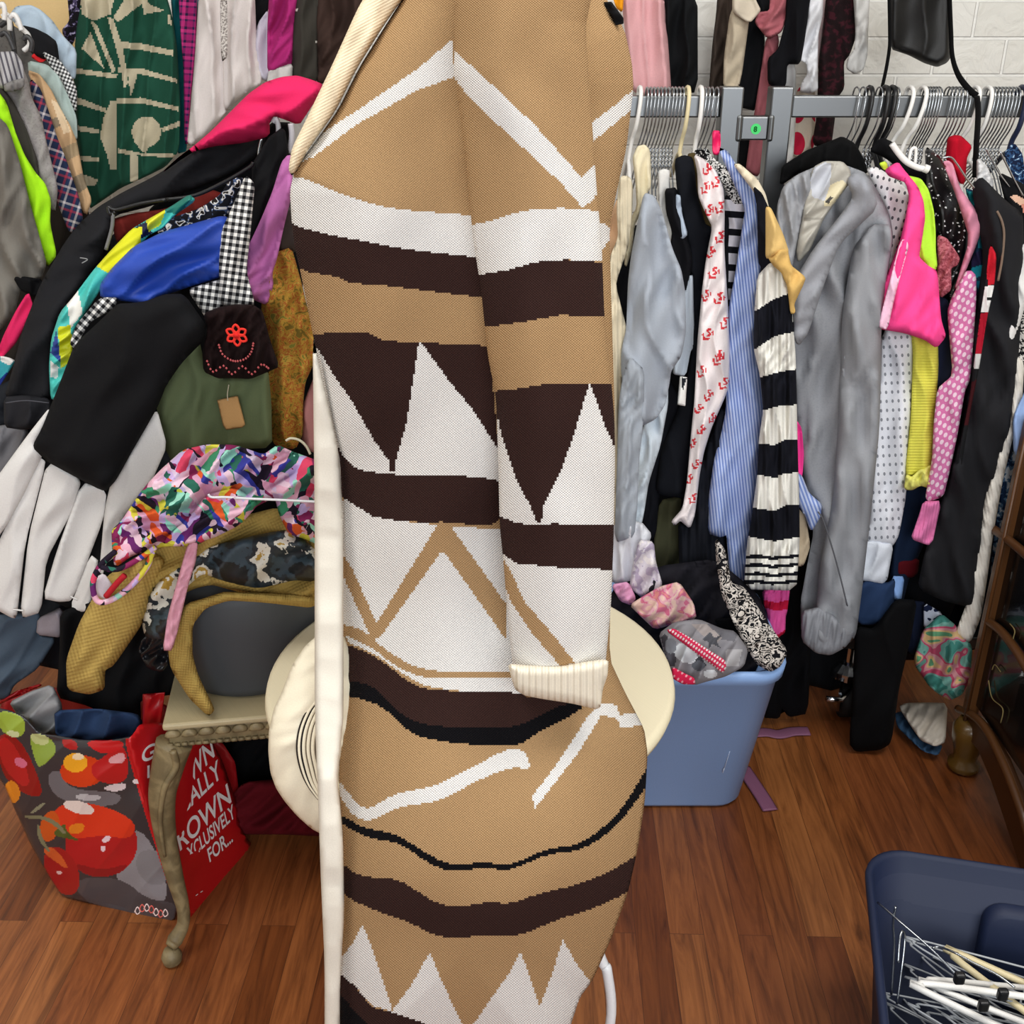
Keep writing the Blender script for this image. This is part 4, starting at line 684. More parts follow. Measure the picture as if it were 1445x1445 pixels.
cloth('sleeve', 'G', '1150,-40 1260,-40 1246,110 1216,212 1130,262 1042,152 1060,90 1140,80', 2.33, 'a86068', par=rb, fold=(.008, 18, 30))
cloth('sash', 'G', '1120,250 1200,240 1150,560 1130,780 1110,940 1062,1200 980,1165 1010,940 1040,770 1080,520', 2.35, '94555c', par=rb, fold=(.004, 16, 0))
UGm('black_ruffle_blouse', 'black blouse with a ruffled cuff beside the rose blouse', 'blouse', 'G', '1260,-40 1410,-40 1372,250 1340,432 1250,430 1242,580 1185,602 1130,562 1130,400 1200,340 1250,150', 2.32, '0e0e12')
UGm('black_hem', 'black garment hem seen between the two rack posts', 'garment', 'G', '905,935 1000,935 1000,1200 960,1240 905,1100', 2.39, '0d0d10')
UGm('white_strap_dress', 'plain white dress strip just behind the rail and post', 'dress', 'G', '1250,430 1310,440 1308,800 1290,1080 1228,1125 1250,800', 2.39, 'cfcdca')
UGm('white_shirt', 'white shirt with frilled cuff above the rail', 'shirt', 'H', '60,-40 140,-40 135,100 108,220 105,300 102,480 105,580 60,600 0,590 10,540 50,480 40,400 -20,380 -30,340 20,240 50,100', 2.33, 'dadade', fold=(.01, 18, 20))
UGm('mauve_dress', 'narrow mauve satin dress strip left of the black lace dress', 'dress', 'H', '138,-40 178,-40 152,230 122,510 108,340', 2.38, 'b79f9f')
UGm('black_lace_dress', 'black lace dress with burgundy sheen dangling past the rail', 'dress', 'H', '172,-40 340,-40 356,220 312,350 272,400 276,570 225,640 215,760 190,955 80,935 108,760 115,620 122,400 150,200', 2.36, '1b1012', pat=('noise', .1, [(0, '120c0e'), (.5, '1e1214'), (.62, '3c1820')], 3, .5, False))  # burgundy noise patches mixed into the near black colour
UGm('pale_grey_cardigan', 'pale grey sleeve with rolled cuff against the brick wall', 'cardigan', 'H', '345,-40 440,-40 430,200 426,350 402,445 352,478 300,440 310,375 352,325 362,205', 2.34, 'cbc9c6', fold=(.006, 22, 0))
UGm('polka_dot_dress', 'cream dress with big red polka dots behind the rail', 'dress', 'G', '1330,600 1430,600 1440,640 1440,1000 1300,1082 1310,800', 2.41, 'cdbfae', pat=('dots', .3, .36, 'b51f3c', 0))
bb = thing('black_satin_bag', 'black satin tote bag hung by long straps against the brick wall', 'bag', centre('H', '880,425', 2.24), UG)
cloth('pouch', 'H', '578,-60 965,-60 968,150 972,358 942,402 882,428 800,402 700,350 583,312', 2.24, '060607', par=bb, rough=.55, t=.04, fold=(.008, 50, 10))
mk('strap', *pxtube('H', '572,-40 576,200 574,310 552,450 518,600', 2.2, .0055, 8, flat=.4), M('0d0d0e'), bb)
mk('strap', *pxtube('H', '962,-40 972,200 982,370 1022,490 1090,580 1140,622', [2.22, 2.2, 2.18, 2.14, 2.1, 2.09], .0065, 8, flat=.4), M('0d0d0e'), bb)
mk('strap', *pxtube('H', '1140,622 1148,700 1146,800 1136,950 1128,1150', 2.075, .009, 8, flat=.3), M('1a1a1b'), bb)
# ================================================================ hangers on the rail
wire = M('b4b8bd', metal=1, rough=.25)
def hook_pts(x, lean=-.006, r=.03, drop=.075):
    top = zb + .019 + r * .45
    return [(x + lean * .1, BAR + .021, zb + .004), (x, BAR + .018, top - .008), (x, BAR + .006, top), (x, BAR - .012, top - .001), (x, BAR - .0225, top - .012), (x + lean * .3, BAR - .0255, zb - .005), (x + lean * .8, BAR - .02, zb - .035), (x + lean * 1.4, BAR - .004, zb - .06), (x + lean * 2, BAR, zb - drop)]
def make_hanger(name, lab, x, m, r, lean, grp, cat='hanger', twist=True, drop=.075, sh=.08):
    h = thing(name, lab, cat, (x, BAR, zb), grp)
    P = hook_pts(x, lean, .03, drop); mk('hook', *tube(catmull(P, 4), r, 6), m, h)
    b = P[-1]; x1 = b[0]
    if twist:
        for ph in (0, math.pi): mk('neck', *tube([(x1 + .0022 * math.cos(ph + k * .9) + lean * k * .004, b[1] + .0022 * math.sin(ph + k * .9), b[2] - k * .0024) for k in range(15)], r * .8, 5), m, h)
    z1 = b[2] - (.034 if twist else .0)
    mk('shoulder', *tube(catmull([(x1 + lean * .3, BAR - sh, z1 - .05), (x1, BAR - .02, z1 - .004), (x1, BAR + .02, z1 - .004), (x1 + lean * .3, BAR + sh, z1 - .05)], 4), r, 6), m, h)
    return h
def copy_hanger(src, dx, lab):
    c = src.copy(); C.objects.link(c); c.location.x += dx; c['label'] = lab
    for ch in src.children:
        q = ch.copy(); C.objects.link(q); q.parent = c
    return c
WL = 'chromed wire hanger hooked among the crowd on the short rail beside the cardigan'
WR = 'chromed wire hanger hooked on the long rail over the dark and pink clothes'
proto = None
rnd = random.Random(4)
for grp, lab, xs in (('wire hangers on the short rail', WL, [912, 917, 922, 927, 932, 937, 942, 947.5, 952, 957, 962, 993, 998, 1003, 1010]), ('wire hangers on the long rail', WR, [1206, 1215, 1222, 1238, 1244, 1249, 1262, 1301, 1305, 1309, 1313, 1317, 1321, 1335, 1340, 1345, 1350, 1356, 1361, 1395, 1400, 1405, 1410, 1415, 1420, 1425, 1430])):
    first = None
    for px in xs:
        x = xat(px)
        if first is None: first = make_hanger('wire_hanger', lab, x, wire, .0016, -.007, grp); fx = x
        else: copy_hanger(first, x - fx, lab)
wp = M('eceae6', rough=.35, bump=0); bp2 = M('121214', rough=.35, bump=0); cpz = M('e2d3a8', rough=.4, bump=0)
for nm, lb, px, m, r, ln in (('plastic_hanger', 'white plastic hanger nearest the zigzag cardigan', 902, wp, .0042, -.008), ('plastic_hanger', 'cream plastic hanger over the black dress', 969, cpz, .0042, -.004), ('plastic_hanger', 'white plastic hanger over the red print shirt', 987, wp, .0046, -.002),
        ('plastic_hanger', 'white plastic hanger first of the pair above the lime tee', 1281, wp, .0042, -.014), ('plastic_hanger', 'white plastic hanger with bar end above the black blouse', 1299, wp, .0042, -.014), ('plastic_hanger', 'white plastic hanger in front of the black strap loop', 1373, wp, .004, -.01), ('plastic_hanger', 'white plastic hanger just past the black strap loop', 1390, wp, .004, -.006),
        ('plastic_hanger', 'black plastic hanger nearest the post on the long rail', 1224, bp2, .0044, -.006), ('plastic_hanger', 'black plastic hanger under the satin bag strap', 1246, bp2, .005, -.004), ('plastic_hanger', 'glossy black plastic hanger behind the pink tee', 1256, bp2, .005, -.006), ('plastic_hanger', 'navy plastic hanger at the far end of the rail', 1438, M('1a2440', rough=.4), .0052, -.002)):
    make_hanger(nm, lb, xat(px), m, r, ln, None, twist=False, drop=.1 if m is wp else .085)
hb_ = thing('bar_hanger', 'white hanger bar with rounded end poking out over the black blouse', 'hanger', V(1290, 235, 2.0))
mk('bar', *pxtube('H', '590,930 640,1000 690,1050 760,1085 820,1095', 1.99, .0055, 10), wp, hb_); mk('loop', *pxtube('H', '700,1040 715,970 745,965 740,1060', 2.0, .003, 8), wp, hb_); mk('end_knob', *pxtube('H', '800,1088 825,1098', 1.985, .0075, 10), wp, hb_)
hk = thing('size_marker', 'hot pink plastic size marker clipped over the printed top', 'size marker', V(1009, 216, 2.06))
cloth('tab', 'G', '752,890 795,895 798,980 785,1050 755,1045', 2.05, 'ee2266', par=hk, t=.008, tb=.006, rough=.4)
th2 = thing('wire_trouser_hanger', 'bent wire hanger shoulders at the far end of the rail', 'hanger', V(1420, 240, 2.02))
mk('wire', *pxtube('H', '1200,960 1230,1020 1290,1130 1370,1230 1440,1290', 1.99, .0018, 6), wire, th2); mk('wire', *pxtube('H', '1290,980 1330,1060 1390,1180 1440,1270', 1.98, .0018, 6), wire, th2)
th3 = thing('wire_shirt_hanger', 'wire hanger shoulder line across the pink crochet shoulder', 'hanger', V(1350, 240, 1.95))
mk('wire', *pxtube('H', '915,1025 970,1018 1010,1060 1070,1150 1125,1220', 1.93, .0018, 6), wire, th3)
# ================================================================ loose hangers in the navy tote
def make_loose(name, lab, m, r, grp, plastic=False):
    h = thing(name, lab, 'hanger', (0, 0, 0), grp); w = .2; rn = random.Random(7)
    P = [(-w, 0, 0), (-w + .012, -.006, 0), (w - .012, -.006, 0), (w, 0, 0), (w - .01, .012, 0), (.02, .085, .002), (0, .094, .003), (-.02, .085, .002), (-w + .01, .012, 0)]
    mk('frame', *tube(catmull(P, 4, True), r, 6, True), m, h)
    mk('hook', *tube(catmull([(0, .092, .003), (.0, .125, .004), (.022, .15, .004), (.018, .178, .003), (-.004, .186, .002), (-.022, .17, .001), (-.024, .158, 0)], 4), r * (1 if not plastic else .6), 6), wire if plastic else m, h)
    return h
def place(h, a, b, z, rz, rx, ry):
    h.location = tl(a, b, z); h.rotation_euler = (rx, ry, rz)
TG = 'loose wire hangers in the navy tote'; TLb = 'bare wire hanger tangled among others inside the navy tote'
def copy_thing(src, lab):
    c = src.copy(); C.objects.link(c); c['label'] = lab
    for ch in src.children:
        q = ch.copy(); C.objects.link(q); q.parent = c
    return c
src = make_loose('loose_hanger', TLb, M('a9adb2', rough=.25, bump=0), .0017, TG); rr_ = random.Random(12)
for i in range(38):
    h = src if i == 0 else copy_thing(src, TLb)
    fl_ = i % 3 == 0; h.scale = (.92, .92, .92)
    place(h, .30 + rr_.uniform(-.06, .0), rr_.uniform(.09, .19) if fl_ else rr_.uniform(.24, .34), .06 + i * .005, th_ + R((180 if fl_ else 0) + rr_.uniform(-42, 14)), R(rr_.uniform(-12, 12)), R(rr_.uniform(-8, 12)))
for i, (lb, a, b, z, rz, rx, ry, m, r) in enumerate((('thick white plastic hanger lying on top of the tote pile', .27, .25, .245, -30, 4, 6, wp, .0052), ('white plastic hanger half buried under wires in the tote', .29, .21, .235, -24, -4, 6, wp, .0045), ('cream plastic hanger beneath the white one in the tote', .33, .16, .225, 150, 5, -6, cpz, .0055), ('brass coloured wire hanger lying across the tote pile', .25, .31, .262, -12, 2, 2, M('b59a52', metal=1, rough=.3), .0018))):
    place(make_loose('loose_hanger', lb, m, r, None, r > .003), a, b, z, R(rz), R(rx), R(ry))
for i, (lb, pts) in enumerate((('straight wire hanger leaning up the inside corner of the tote', '250,560 400,690 640,900 830,1090'), ('upright wire hanger bar standing at the tote wall', '380,590 362,720 370,900 350,1230'), ('looped wire hanger hook standing in the tote corner', '390,1300 430,1000 447,820 432,765 410,830 398,1000'), ('arched wire hanger hook above the tote pile', '650,890 700,885 800,920 950,1000 1110,1080 1250,1180'))):
    tag(mk('loose_hanger', *pxtube('O', pts, {0: [1.2, 1.16, 1.12, 1.09], 1: [1.17, 1.17, 1.16, 1.13], 2: [1.1, 1.13, 1.15, 1.15, 1.14, 1.12], 3: [1.16, 1.16, 1.14, 1.12, 1.1, 1.08]}[i], .0018, 6), wire), lb, 'hanger')
for i, (x, y) in enumerate(((845, 1110), (1020, 1310), (1160, 1230))):
    p = V(*(pp('O', f'{x},{y}')[0]), 1.0 + .05 * (2 - i) * 0 + .03); v, f = box(p.x - .007, p.x + .007, p.y - .005, p.y + .005, p.z - .009, p.z + .009)
    tag(bevel(mk('hanger_clip', v, f, bp2, None, False), .003), ('black clip pinned near the leaning wire in the tote', 'black clip lying on the white hanger in the tote', 'black clip deeper in the tote among wires')[i], 'clip')
# ================================================================ round rail of clothes in the far corner (upper left of the photo)
LG = 'clothes on the corner rail'
bxo = mk('wooden_board', *box(V(-60, 0, 2.45).x, V(98, 0, 2.45).x, 2.44, 2.46, V(0, 130, 2.45).z, 1.75), M('d9b981', rough=.6), None, False); tag(bxo, 'pale plywood board leaning on the wall behind the corner clothes', 'board')
def L(name, lab, cat, pts, d, col, crop='A', **kw): return G(name, lab, cat, crop, pts, d, col, LG, **kw)
L('denim_jeans', 'light washed denim jeans hung at the back of the corner rail', 'jeans', '40,70 70,30 130,25 170,45 220,90 260,150 322,215 318,330 300,335 240,260 180,180 130,145 85,115', 2.16, 'aebfce')
L('black_knit', 'black knit top between pale denim and checked shirt', 'top', '95,110 150,125 200,150 238,180 250,275 200,255 150,238 115,195', 2.12, '18181b')
L('dark_purple_pullover', 'dark patterned purple top beside the plywood board', 'top', '290,-20 345,-20 342,60 325,140 300,200 265,130 300,90', 2.3, '2c2630', pat=('noise', .08, [(0, '17141a'), (.52, '4a4260'), (.6, 'a59cb8')], 2, .5))
L('red_collar_pullover', 'scarlet red collar poking above the checked shirt', 'top', '135,240 160,222 185,235 192,255 170,262', 2.11, 'cf2a2e')
L('checked_shirt', 'tiny black and white checked shirt on the corner rail', 'shirt', '180,220 250,258 302,330 322,380 322,480 290,440 265,350 220,280', 2.10, 'dddddd', pat=('ging', .05, 20, '1c1c1e', '8a8a8a', 'e8e8e6'))
L('sage_blouse', 'pale sage satin blouse beside the checked shirt', 'blouse', '122,262 200,278 250,330 290,420 322,500 325,600 300,560 260,480 205,370 125,305', 2.075, 'a7b8b4')
L('tan_plaid_coat', 'tan plaid wool coat with grey check bars', 'coat', '120,300 165,318 212,380 252,460 292,530 322,600 352,760 386,850 365,915 320,810 265,660 215,530 165,405', 2.045, 'c9a67e', paint=[('8f7f68', 'A', '200,515 290,470 300,510 210,560'), ('a58f70', 'A', '240,640 330,600 345,650 260,700'), ('8f7f68', 'A', '300,760 360,730 380,790 320,830'), ('e2c9a6', 'A', '215,420 255,440 300,560 270,570')], step=1.8)
L('navy_plaid_shirt', 'navy, red and white plaid flannel shirt', 'shirt', '130,335 168,378 205,480 240,590 285,700 335,850 350,940 300,990 265,905 225,785 185,645 140,440', 2.015, '2b3450', pat=('plaid', .22, 18, [(0, '232c46'), (.45, 'a83a4c'), (.6, '2a3a5a'), (.85, 'cfc6c8')]))
L('grey_faux_fur', 'grey faux fur jacket hanging limp on the corner rail', 'jacket', '0,250 60,232 112,330 132,420 172,500 192,600 217,700 242,800 232,905 168,770 98,565 35,430 -20,385', 1.985, '8f8988', pat=('noise', .05, [(0, '6e6968'), (.5, 'a8a2a0')], 4, 1, False), bump=.9)
L('charcoal_jacket', 'charcoal brown jacket beside the neon green top', 'jacket', '5,370 52,432 105,540 155,680 165,770 118,730 55,570 -10,425', 1.96, '3a3733')
L('neon_green_pullover', 'neon lime green long sleeved top on the corner rail', 'top', '-20,375 25,440 60,560 100,660 150,740 188,780 212,850 208,950 237,1085 200,1132 158,1020 128,880 86,740 35,600 -20,480', 1.935, 'a9ea22')
L('grey_hoodie', 'dull grey hoodie in front of the neon green top', 'hoodie', '-40,470 30,535 82,700 122,860 172,1040 194,1120 172,1182 90,1195 60,1330 0,1400 -60,1400', 1.905, '75716a', fold=(.012, 34, -8))
L('black_folded_bag', 'black bag strap crossing under the grey hoodie', 'bag', '60,1180 110,1180 180,1190 150,1260 90,1230', 1.88, '0f0f11')
hg = thing('striped_scarf', 'grey striped fringed scarf hung over the grey faux fur', 'scarf', centre('A', '40,380', 1.96), LG)
cloth('cloth', 'A', '-10,225 60,222 95,270 100,350 60,375 0,372 -20,300', 1.95, '8c8a8a', par=hg, pat=('stripe', .07, 75, [(0, '55535a'), (.4, 'a6a4a6')]))
cloth('fringe', 'A', '20,360 60,345 100,335 100,365 60,385 22,385', 1.93, '7d7a78', par=hg, fold=(.004, 6, 0))
for i in range(7):
    P = ['0,110 40,90 52,140 60,200 66,260', '10,70 30,62 40,90 42,130', '70,95 92,120 120,150 125,190 100,215', '0,150 20,140 40,165 60,215', '40,75 60,62 78,88 92,130', '-10,30 12,18 20,50 18,85', '100,170 115,155 135,180 130,220'][i]
    tag(mk('plastic_hanger', *pxtube('A', P, 2.0 - .01 * i, .0042, 7), M('d9d7d4' if i % 3 else '2b2a2c', rough=.4)), 'plastic hanger hook in the tangle at the top of the corner rail', 'hanger', 'plastic hangers on the corner rail')
# ================================================================ back row behind the round stand
BG = 'long clothes on the back rail'
def Bk(name, lab, cat, pts, d, col, crop='A', **kw): return G(name, lab, cat, crop, pts, d, col, BG, **kw)
TN = 'bdb298'
Bk('printed_trousers', 'dark green wide trousers with tan abstract shapes', 'trousers', '350,-30 700,-30 725,60 748,200 762,450 757,640 700,705 620,745 510,795 430,850 380,885 350,720 325,560 316,330 325,160', 2.30, '1f4b3b', step=1.9, fold=(.010, 32, 2), wob=.5, paint=[(TN, 'A', s) for s in (
    '340,-30 490,-30 470,60 400,88 345,60', '480,75 500,95 650,-20 540,-20', '605,-20 640,20 700,45 608,62', '345,205 385,135 442,290', '383,85 412,105 492,300 478,312', '455,70 482,80 522,200 545,350 528,380 505,250', '500,176 600,184 735,214 738,238 600,212 500,204', '325,290 500,315 495,334 325,312', '500,288 600,290 752,335 752,352 590,313 500,307', '540,295 586,310 556,412', '316,408 450,460 447,478 316,438', '495,418 600,414 762,455 762,473 600,438 495,438', ell(622, 560, 62, 66), '570,600 640,610 620,650 600,640', '686,545 765,512 765,535 690,562', '470,430 497,430 495,580 498,720 470,720 455,660 425,580 440,500', '330,533 420,550 420,568 330,556', '500,630 600,650 755,655 742,672 500,652', '340,660 420,670 420,688 340,682', '550,650 586,662 588,770 555,775', '340,735 420,765 400,790 360,790', '710,60 725,60 730,110 715,100')])
Bk('teal_dress', 'narrow dark teal dress strip beside the green trousers', 'dress', '728,-30 765,-30 792,300 792,640 755,650 762,450 748,200', 2.33, '0f4f54')
Bk('pink_plaid_shirt', 'magenta and navy plaid shirt hanging beside the cream coat', 'shirt', '763,-30 832,-30 828,200 805,420 803,605 788,610 785,300 770,120', 2.31, '8c2a5c', pat=('plaid', .19, 4, [(0, 'a02468'), (.4, '3a2450'), (.55, 'c83a80'), (.8, '241c3c')]))
Bk('grey_blue_dress', 'grey blue dress edge between plaid shirt and cream coat', 'dress', '828,-30 856,-30 846,250 820,420 822,200', 2.335, '6d7488')
wc = thing('cream_robe', 'long cream robe hanging open on the back rail', 'robe', centre('A', '880,620', 2.28), BG)
cloth('front', 'A', '850,-30 960,-30 955,300 960,470 930,505 870,575 798,622 815,450 832,250', 2.29, 'dcd3d0', par=wc, fold=(.011, 26, -3), wob=.35)
cloth('front', 'A', '955,-30 1078,-30 1086,200 1112,352 1050,385 990,435 955,470 952,260', 2.285, 'd8cfcc', par=wc, fold=(.011, 24, 3), wob=.35)
cloth('lace_trim', 'A', '940,-20 960,-20 962,240 944,260', 2.24, 'b8b0aa', par=wc, t=.006, tb=.006, pat=('noise', .03, [(0, '8c8480'), (.5, 'cfc8c2')], 2, 0))
Bk('black_cape', 'black garment strip beside the cream robe', 'garment', '1078,-30 1150,-30 1130,60 1088,140', 2.33, '121114')
Bk('lilac_sleeve_pullover', 'pale lilac sleeve beside the magenta top', 'top', '1084,190 1100,100 1140,40 1147,280 1132,342 1100,325', 2.29, 'c9c4d2')
mg = thing('magenta_pullover', 'magenta knit top with a white hem on the back rail', 'top', centre('A', '1190,340', 2.26), BG)
cloth('sleeve', 'A', '1148,-30 1262,-30 1242,130 1237,275 1200,285 1140,312 1140,120', 2.27, 'a82b70', par=mg, fold=(.01, 22, 20))
cloth('hem', 'A', '1145,302 1200,278 1240,275 1236,340 1190,350 1138,352', 2.26, 'c6c2c0', par=mg)
Bk('speckled_coat', 'charcoal coat with pale flecks behind the pink jacket', 'coat', '1250,-30 1352,-30 1342,180 1347,345 1290,350 1235,335 1240,150', 2.28, '3a3732', pat=('flecks', .045, .985, 'd8d4cc'))
Bk('dark_brown_coat', 'dark brown wool coat beside the cardigan collar', 'coat', '1348,-30 1580,-30 1480,170 1440,270 1400,355 1345,350 1340,150', 2.29, '40302b', fold=(.012, 30, 0))
# ================================================================ crowded stand of clothes in the middle of that side
SG = 'clothes piled on the low clothes stand'
def S_(name, lab, cat, pts, d, col, crop='A', **kw): return G(name, lab, cat, crop, pts, d, col, SG, **kw)
sp_x = V(392, 300, 1.9).x
cs = thing('clothes_stand', 'dark metal clothes stand buried under the heap of clothes', 'clothes stand', (sp_x, 1.93, 0))
mk('pole', *tube([(sp_x, 1.93, .01), (sp_x, 1.93, 1.22)], .014, 12), M('2a2a2c', metal=1, rough=.4), cs); mk('arm', *tube([(sp_x - .42, 1.9, 1.0), (sp_x - .2, 1.92, 1.14), (sp_x, 1.93, 1.21), (sp_x + .1, 1.93, 1.2)], .011, 10), M('2a2a2c', metal=1, rough=.4), cs)
mk('base', *lathe([(.2, 0), (.2, .012), (.02, .02)], (sp_x, 1.93), 32), M('2a2a2c', metal=1, rough=.4), cs)
pj = thing('pink_rain_jacket', 'raspberry pink jacket thrown over the top of the clothes stand', 'jacket', centre('A', '1150,600', 1.80), SG)
cloth('body', 'A', '690,735 760,672 830,620 900,560 990,470 1060,400 1130,352 1200,330 1262,325 1320,342 1372,362 1355,400 1310,465 1270,527 1180,492 1140,512 1142,575 1040,602 900,618 820,640 750,685', 1.80, 'df2a62', par=pj, fold=(.014, 46, 60), t=.04, w=22)
cloth('sleeve', 'B', '-10,300 20,220 70,120 120,40 136,92 92,200 62,255 5,312', 1.80, 'd92a60', par=pj)
cloth('sleeve_lining', 'B', '-20,320 5,312 40,320 62,330 30,380 -20,460', 1.80, '3fa4b0', par=pj, paint=[('e0dedb', 'B', '0,300 62,325 40,350 0,330'), ('20307a', 'B', '-20,420 40,370 20,420 -20,470')], step=1.8)
bk = thing('black_jacket', 'black jacket stretched down from the stand with a buttoned sleeve', 'jacket', centre('A', '100,1815', 1.74), SG)
cloth('body', 'A', '815,632 900,616 1000,604 1142,575 1112,645 980,735 800,805 640,872 480,912 458,1000 420,1100 330,1232 270,1312 230,1405 214,1642 208,1700 20,1692 60,1562 100,1402 180,1200 280,1030 340,952 420,882 520,822 640,762 760,692', lambda x, y: np.interp(y, [190, 560], [1.84, 1.72]), '1f1f22', par=bk, fold=(.01, 50, 40), t=.03, w=20)
cloth('cuff', 'A', '20,1690 100,1682 212,1695 210,1806 100,1822 22,1812', 1.71, '26262a', par=bk, t=.03)
mk('seam', *pxtube('A', '24,1712 110,1702 208,1712', 1.675, .0012, 5), M('4a4a50'), bk)
S_('maroon_dress', 'maroon dress deep inside the clothes stand', 'dress', '475,935 560,912 700,892 800,850 900,810 960,830 900,900 640,940 595,970 500,1035', 1.80, '5e1c18')
S_('black_lining_dress', 'black dress filling the hollow under the pink jacket', 'dress', '640,880 800,805 980,735 1110,640 1150,520 1240,525 1235,640 1200,760 1150,900 1110,1000 1060,1090 1000,1000 940,1000 700,1010 620,985', 1.845, '0e0e11')  # black cloth added to stand for the dark interior of the stand
S_('mixed_print_scarf', 'navy and white printed scarf behind the bright blue shirt', 'scarf', '670,985 700,940 850,890 940,830 985,755 1035,760 1040,860 960,920 860,960 720,1005', 1.755, '20222c', pat=('noise', .1, [(0, '17181f'), (.52, '4a5a7a'), (.57, 'd9d6d2'), (.63, '26211f')], 1, .5))
sc = [('0f6e62', 'A', '690,850 830,825 760,912 700,900'), ('12163a', 'A', '575,965 640,930 645,990 600,1015'), ('d8d816', 'A', '480,1050 560,968 605,965 595,1045 470,1165 405,1130'), ('d0cf18', 'A', '620,935 705,890 682,955 630,985'), ('e8e6df', 'A', '285,1290 330,1228 352,1330 300,1395'), ('c9cf1a', 'A', '245,1390 300,1380 312,1530 258,1565'), ('1c3a8c', 'A', '215,1500 240,1400 258,1540'), ('e2e4e2', 'A', '212,1530 250,1560 242,1610 214,1600')]
S_('colour_block_scarf', 'turquoise, yellow and white silk scarf trailing over the black jacket', 'scarf', '805,830 828,850 735,915 690,965 630,995 600,1030 520,1120 440,1205 362,1322 310,1402 302,1500 312,1530 272,1602 240,1695 220,1692 212,1560 222,1440 258,1330 318,1260 400,1150 480,1060 560,978 640,930 730,880', 1.685, '43bdb4', paint=sc, step=1.8, fold=(.006, 22, 35), rough=.5)
S_('blue_shirt', 'royal blue satin shirt lying across the clothes stand', 'shirt', '690,990 800,960 950,918 1002,958 1002,1130 942,1172 780,1222 662,1262 626,1297 580,1282 430,1262 428,1210 480,1140 570,1050', 1.66, '1f45ab', fold=(.012, 40, 60), rough=.5, t=.04)
gb = thing('gingham_blouse', 'black and white gingham blouse with embroidered black lace cuff', 'blouse', centre('B', '1020,400', 1.61), SG)
GP = ('ging', .098, 8, '17171a', '7f7f80', 'eceae6')
cloth('sleeve', 'A', '1045,748 1078,780 1062,960 1042,1150 1078,1290 1050,1305 940,1292 934,1130 945,980 1000,860', 1.625, 'dddddd', par=gb, pat=GP, fold=(.005, 40, 0), t=.025)
cloth('body', 'A', '800,1230 870,1210 942,1188 948,1292 930,1345 880,1352', 1.645, 'dddddd', par=gb, pat=GP, fold=(.004, 40, 0))
lf = cloth('lace_cuff', 'B', '930,105 1010,92 1075,95 1112,120 1142,240 1182,352 1135,372 1062,402 1000,398 962,397 930,400 868,372 864,290 885,200 868,130', 1.595, '19110f', par=gb, fold=(.008, 22, 0), t=.025, pat=('noise', .04, [(0, '0c0808'), (.55, '1d1010')], 3, 0, False))
fl = V(*pp('B', '1005,220')[0], 1.555)
for k in range(6):
    a = R(90 + 60 * k); mk('flower_petal', *tube(catmull([(fl.x + r * math.cos(a + da), fl.y, fl.z + r * math.sin(a + da)) for r, da in ((.004, 0), (.011, .45), (.016, 0), (.011, -.45))], 4, True), .0019, 6, True), M('e2382e'), lf)
mk('flower_centre', *tube([(fl.x, fl.y - .003, fl.z), (fl.x, fl.y + .003, fl.z)], .0045, 10), M('d92a26'), lf)
for s in ('930,262 945,300 980,325 1010,330 1045,318 1068,290 1076,255', '880,330 905,375 950,350 985,385 1030,352 1070,385 1110,345 1140,360'):
    for p in catmull([V(*q, 1.556) for q in pp('B', s)], 3): mk('bead', *lathe([(.0, p.z - .0022), (.0022, p.z), (.0, p.z + .0022)], (p.x, p.y), 6), M('a8474a', rough=.4), lf)
S_('gingham_pullover', 'second black and white gingham top edging the black tunic', 'top', '300,1460 330,1380 425,1268 500,1268 480,1310 385,1360 345,1420 320,1480', 1.64, 'dddddd', pat=('ging', .098, 40, '17171a', '7f7f80', 'eceae6'))
S_('lilac_pullover', 'orchid pink top with folded cuff beside the gingham sleeve', 'top', '1200,690 1232,650 1242,800 1202,960 1172,1100 1152,1160 1157,1212 1132,1292 1080,1270 1030,1250 1028,1150 1060,1045 1110,940 1160,820', 1.69, 'b46aa4', fold=(.008, 26, 20), t=.03)
S_('black_vest', 'black vest hanging between gingham sleeve and orchid top', 'vest', '1075,700 1140,590 1205,540 1225,660 1170,800 1110,940 1062,1050 1048,960 1075,800', 1.74, '121214')
S_('dark_brown_belt', 'dark brown leather belt end beside the cardigan front', 'belt', '1185,880 1245,870 1260,1060 1210,1090 1175,1060', 1.75, '2c201c', rough=.5)
ps = thing('paisley_trousers', 'mustard and rust paisley trousers against the cardigan edge', 'trousers', centre('B', '1220,700', 1.74), SG)
cloth('leg', 'B', '1150,-120 1235,-150 1272,-20 1320,180 1335,260 1332,330 1292,420 1282,520 1282,640 1252,702 1160,682 1142,500 1140,380 1180,350 1150,250 1110,120', 1.72, '8c6c2c', par=ps, pat=('noise', .12, [(0, '6e5a24'), (.4, 'a07a30'), (.5, '9c5428'), (.56, 'b08a3c'), (.64, '75702e')], 4, 1.5), fold=(.01, 28, -3), t=.03)
S_('rose_pullover', 'dusty rose top squeezed beside the paisley trousers', 'top', '1290,520 1338,390 1360,620 1345,720 1300,700 1280,640', 1.75, 'b37c7c', crop='B')
ov = thing('olive_trousers', 'olive green trousers with a blank kraft tag', 'trousers', centre('B', '930,700', 1.66), SG)
cloth('leg', 'B', '840,225 872,375 950,402 1100,392 1135,370 1148,500 1152,695 950,700 800,715 737,765 700,685 678,580 663,480 720,400', 1.66, '636e4f', par=ov, fold=(.008, 50, -4), t=.03)
tg = cloth('tag', 'B', '922,495 1010,476 1042,600 1030,612 962,622 948,605', 1.615, 'b98f5e', par=ov, t=.003, tb=.002, hard=True, fold=(0, 40, 0)); tg['label'] = 'blank brown kraft paper tag'
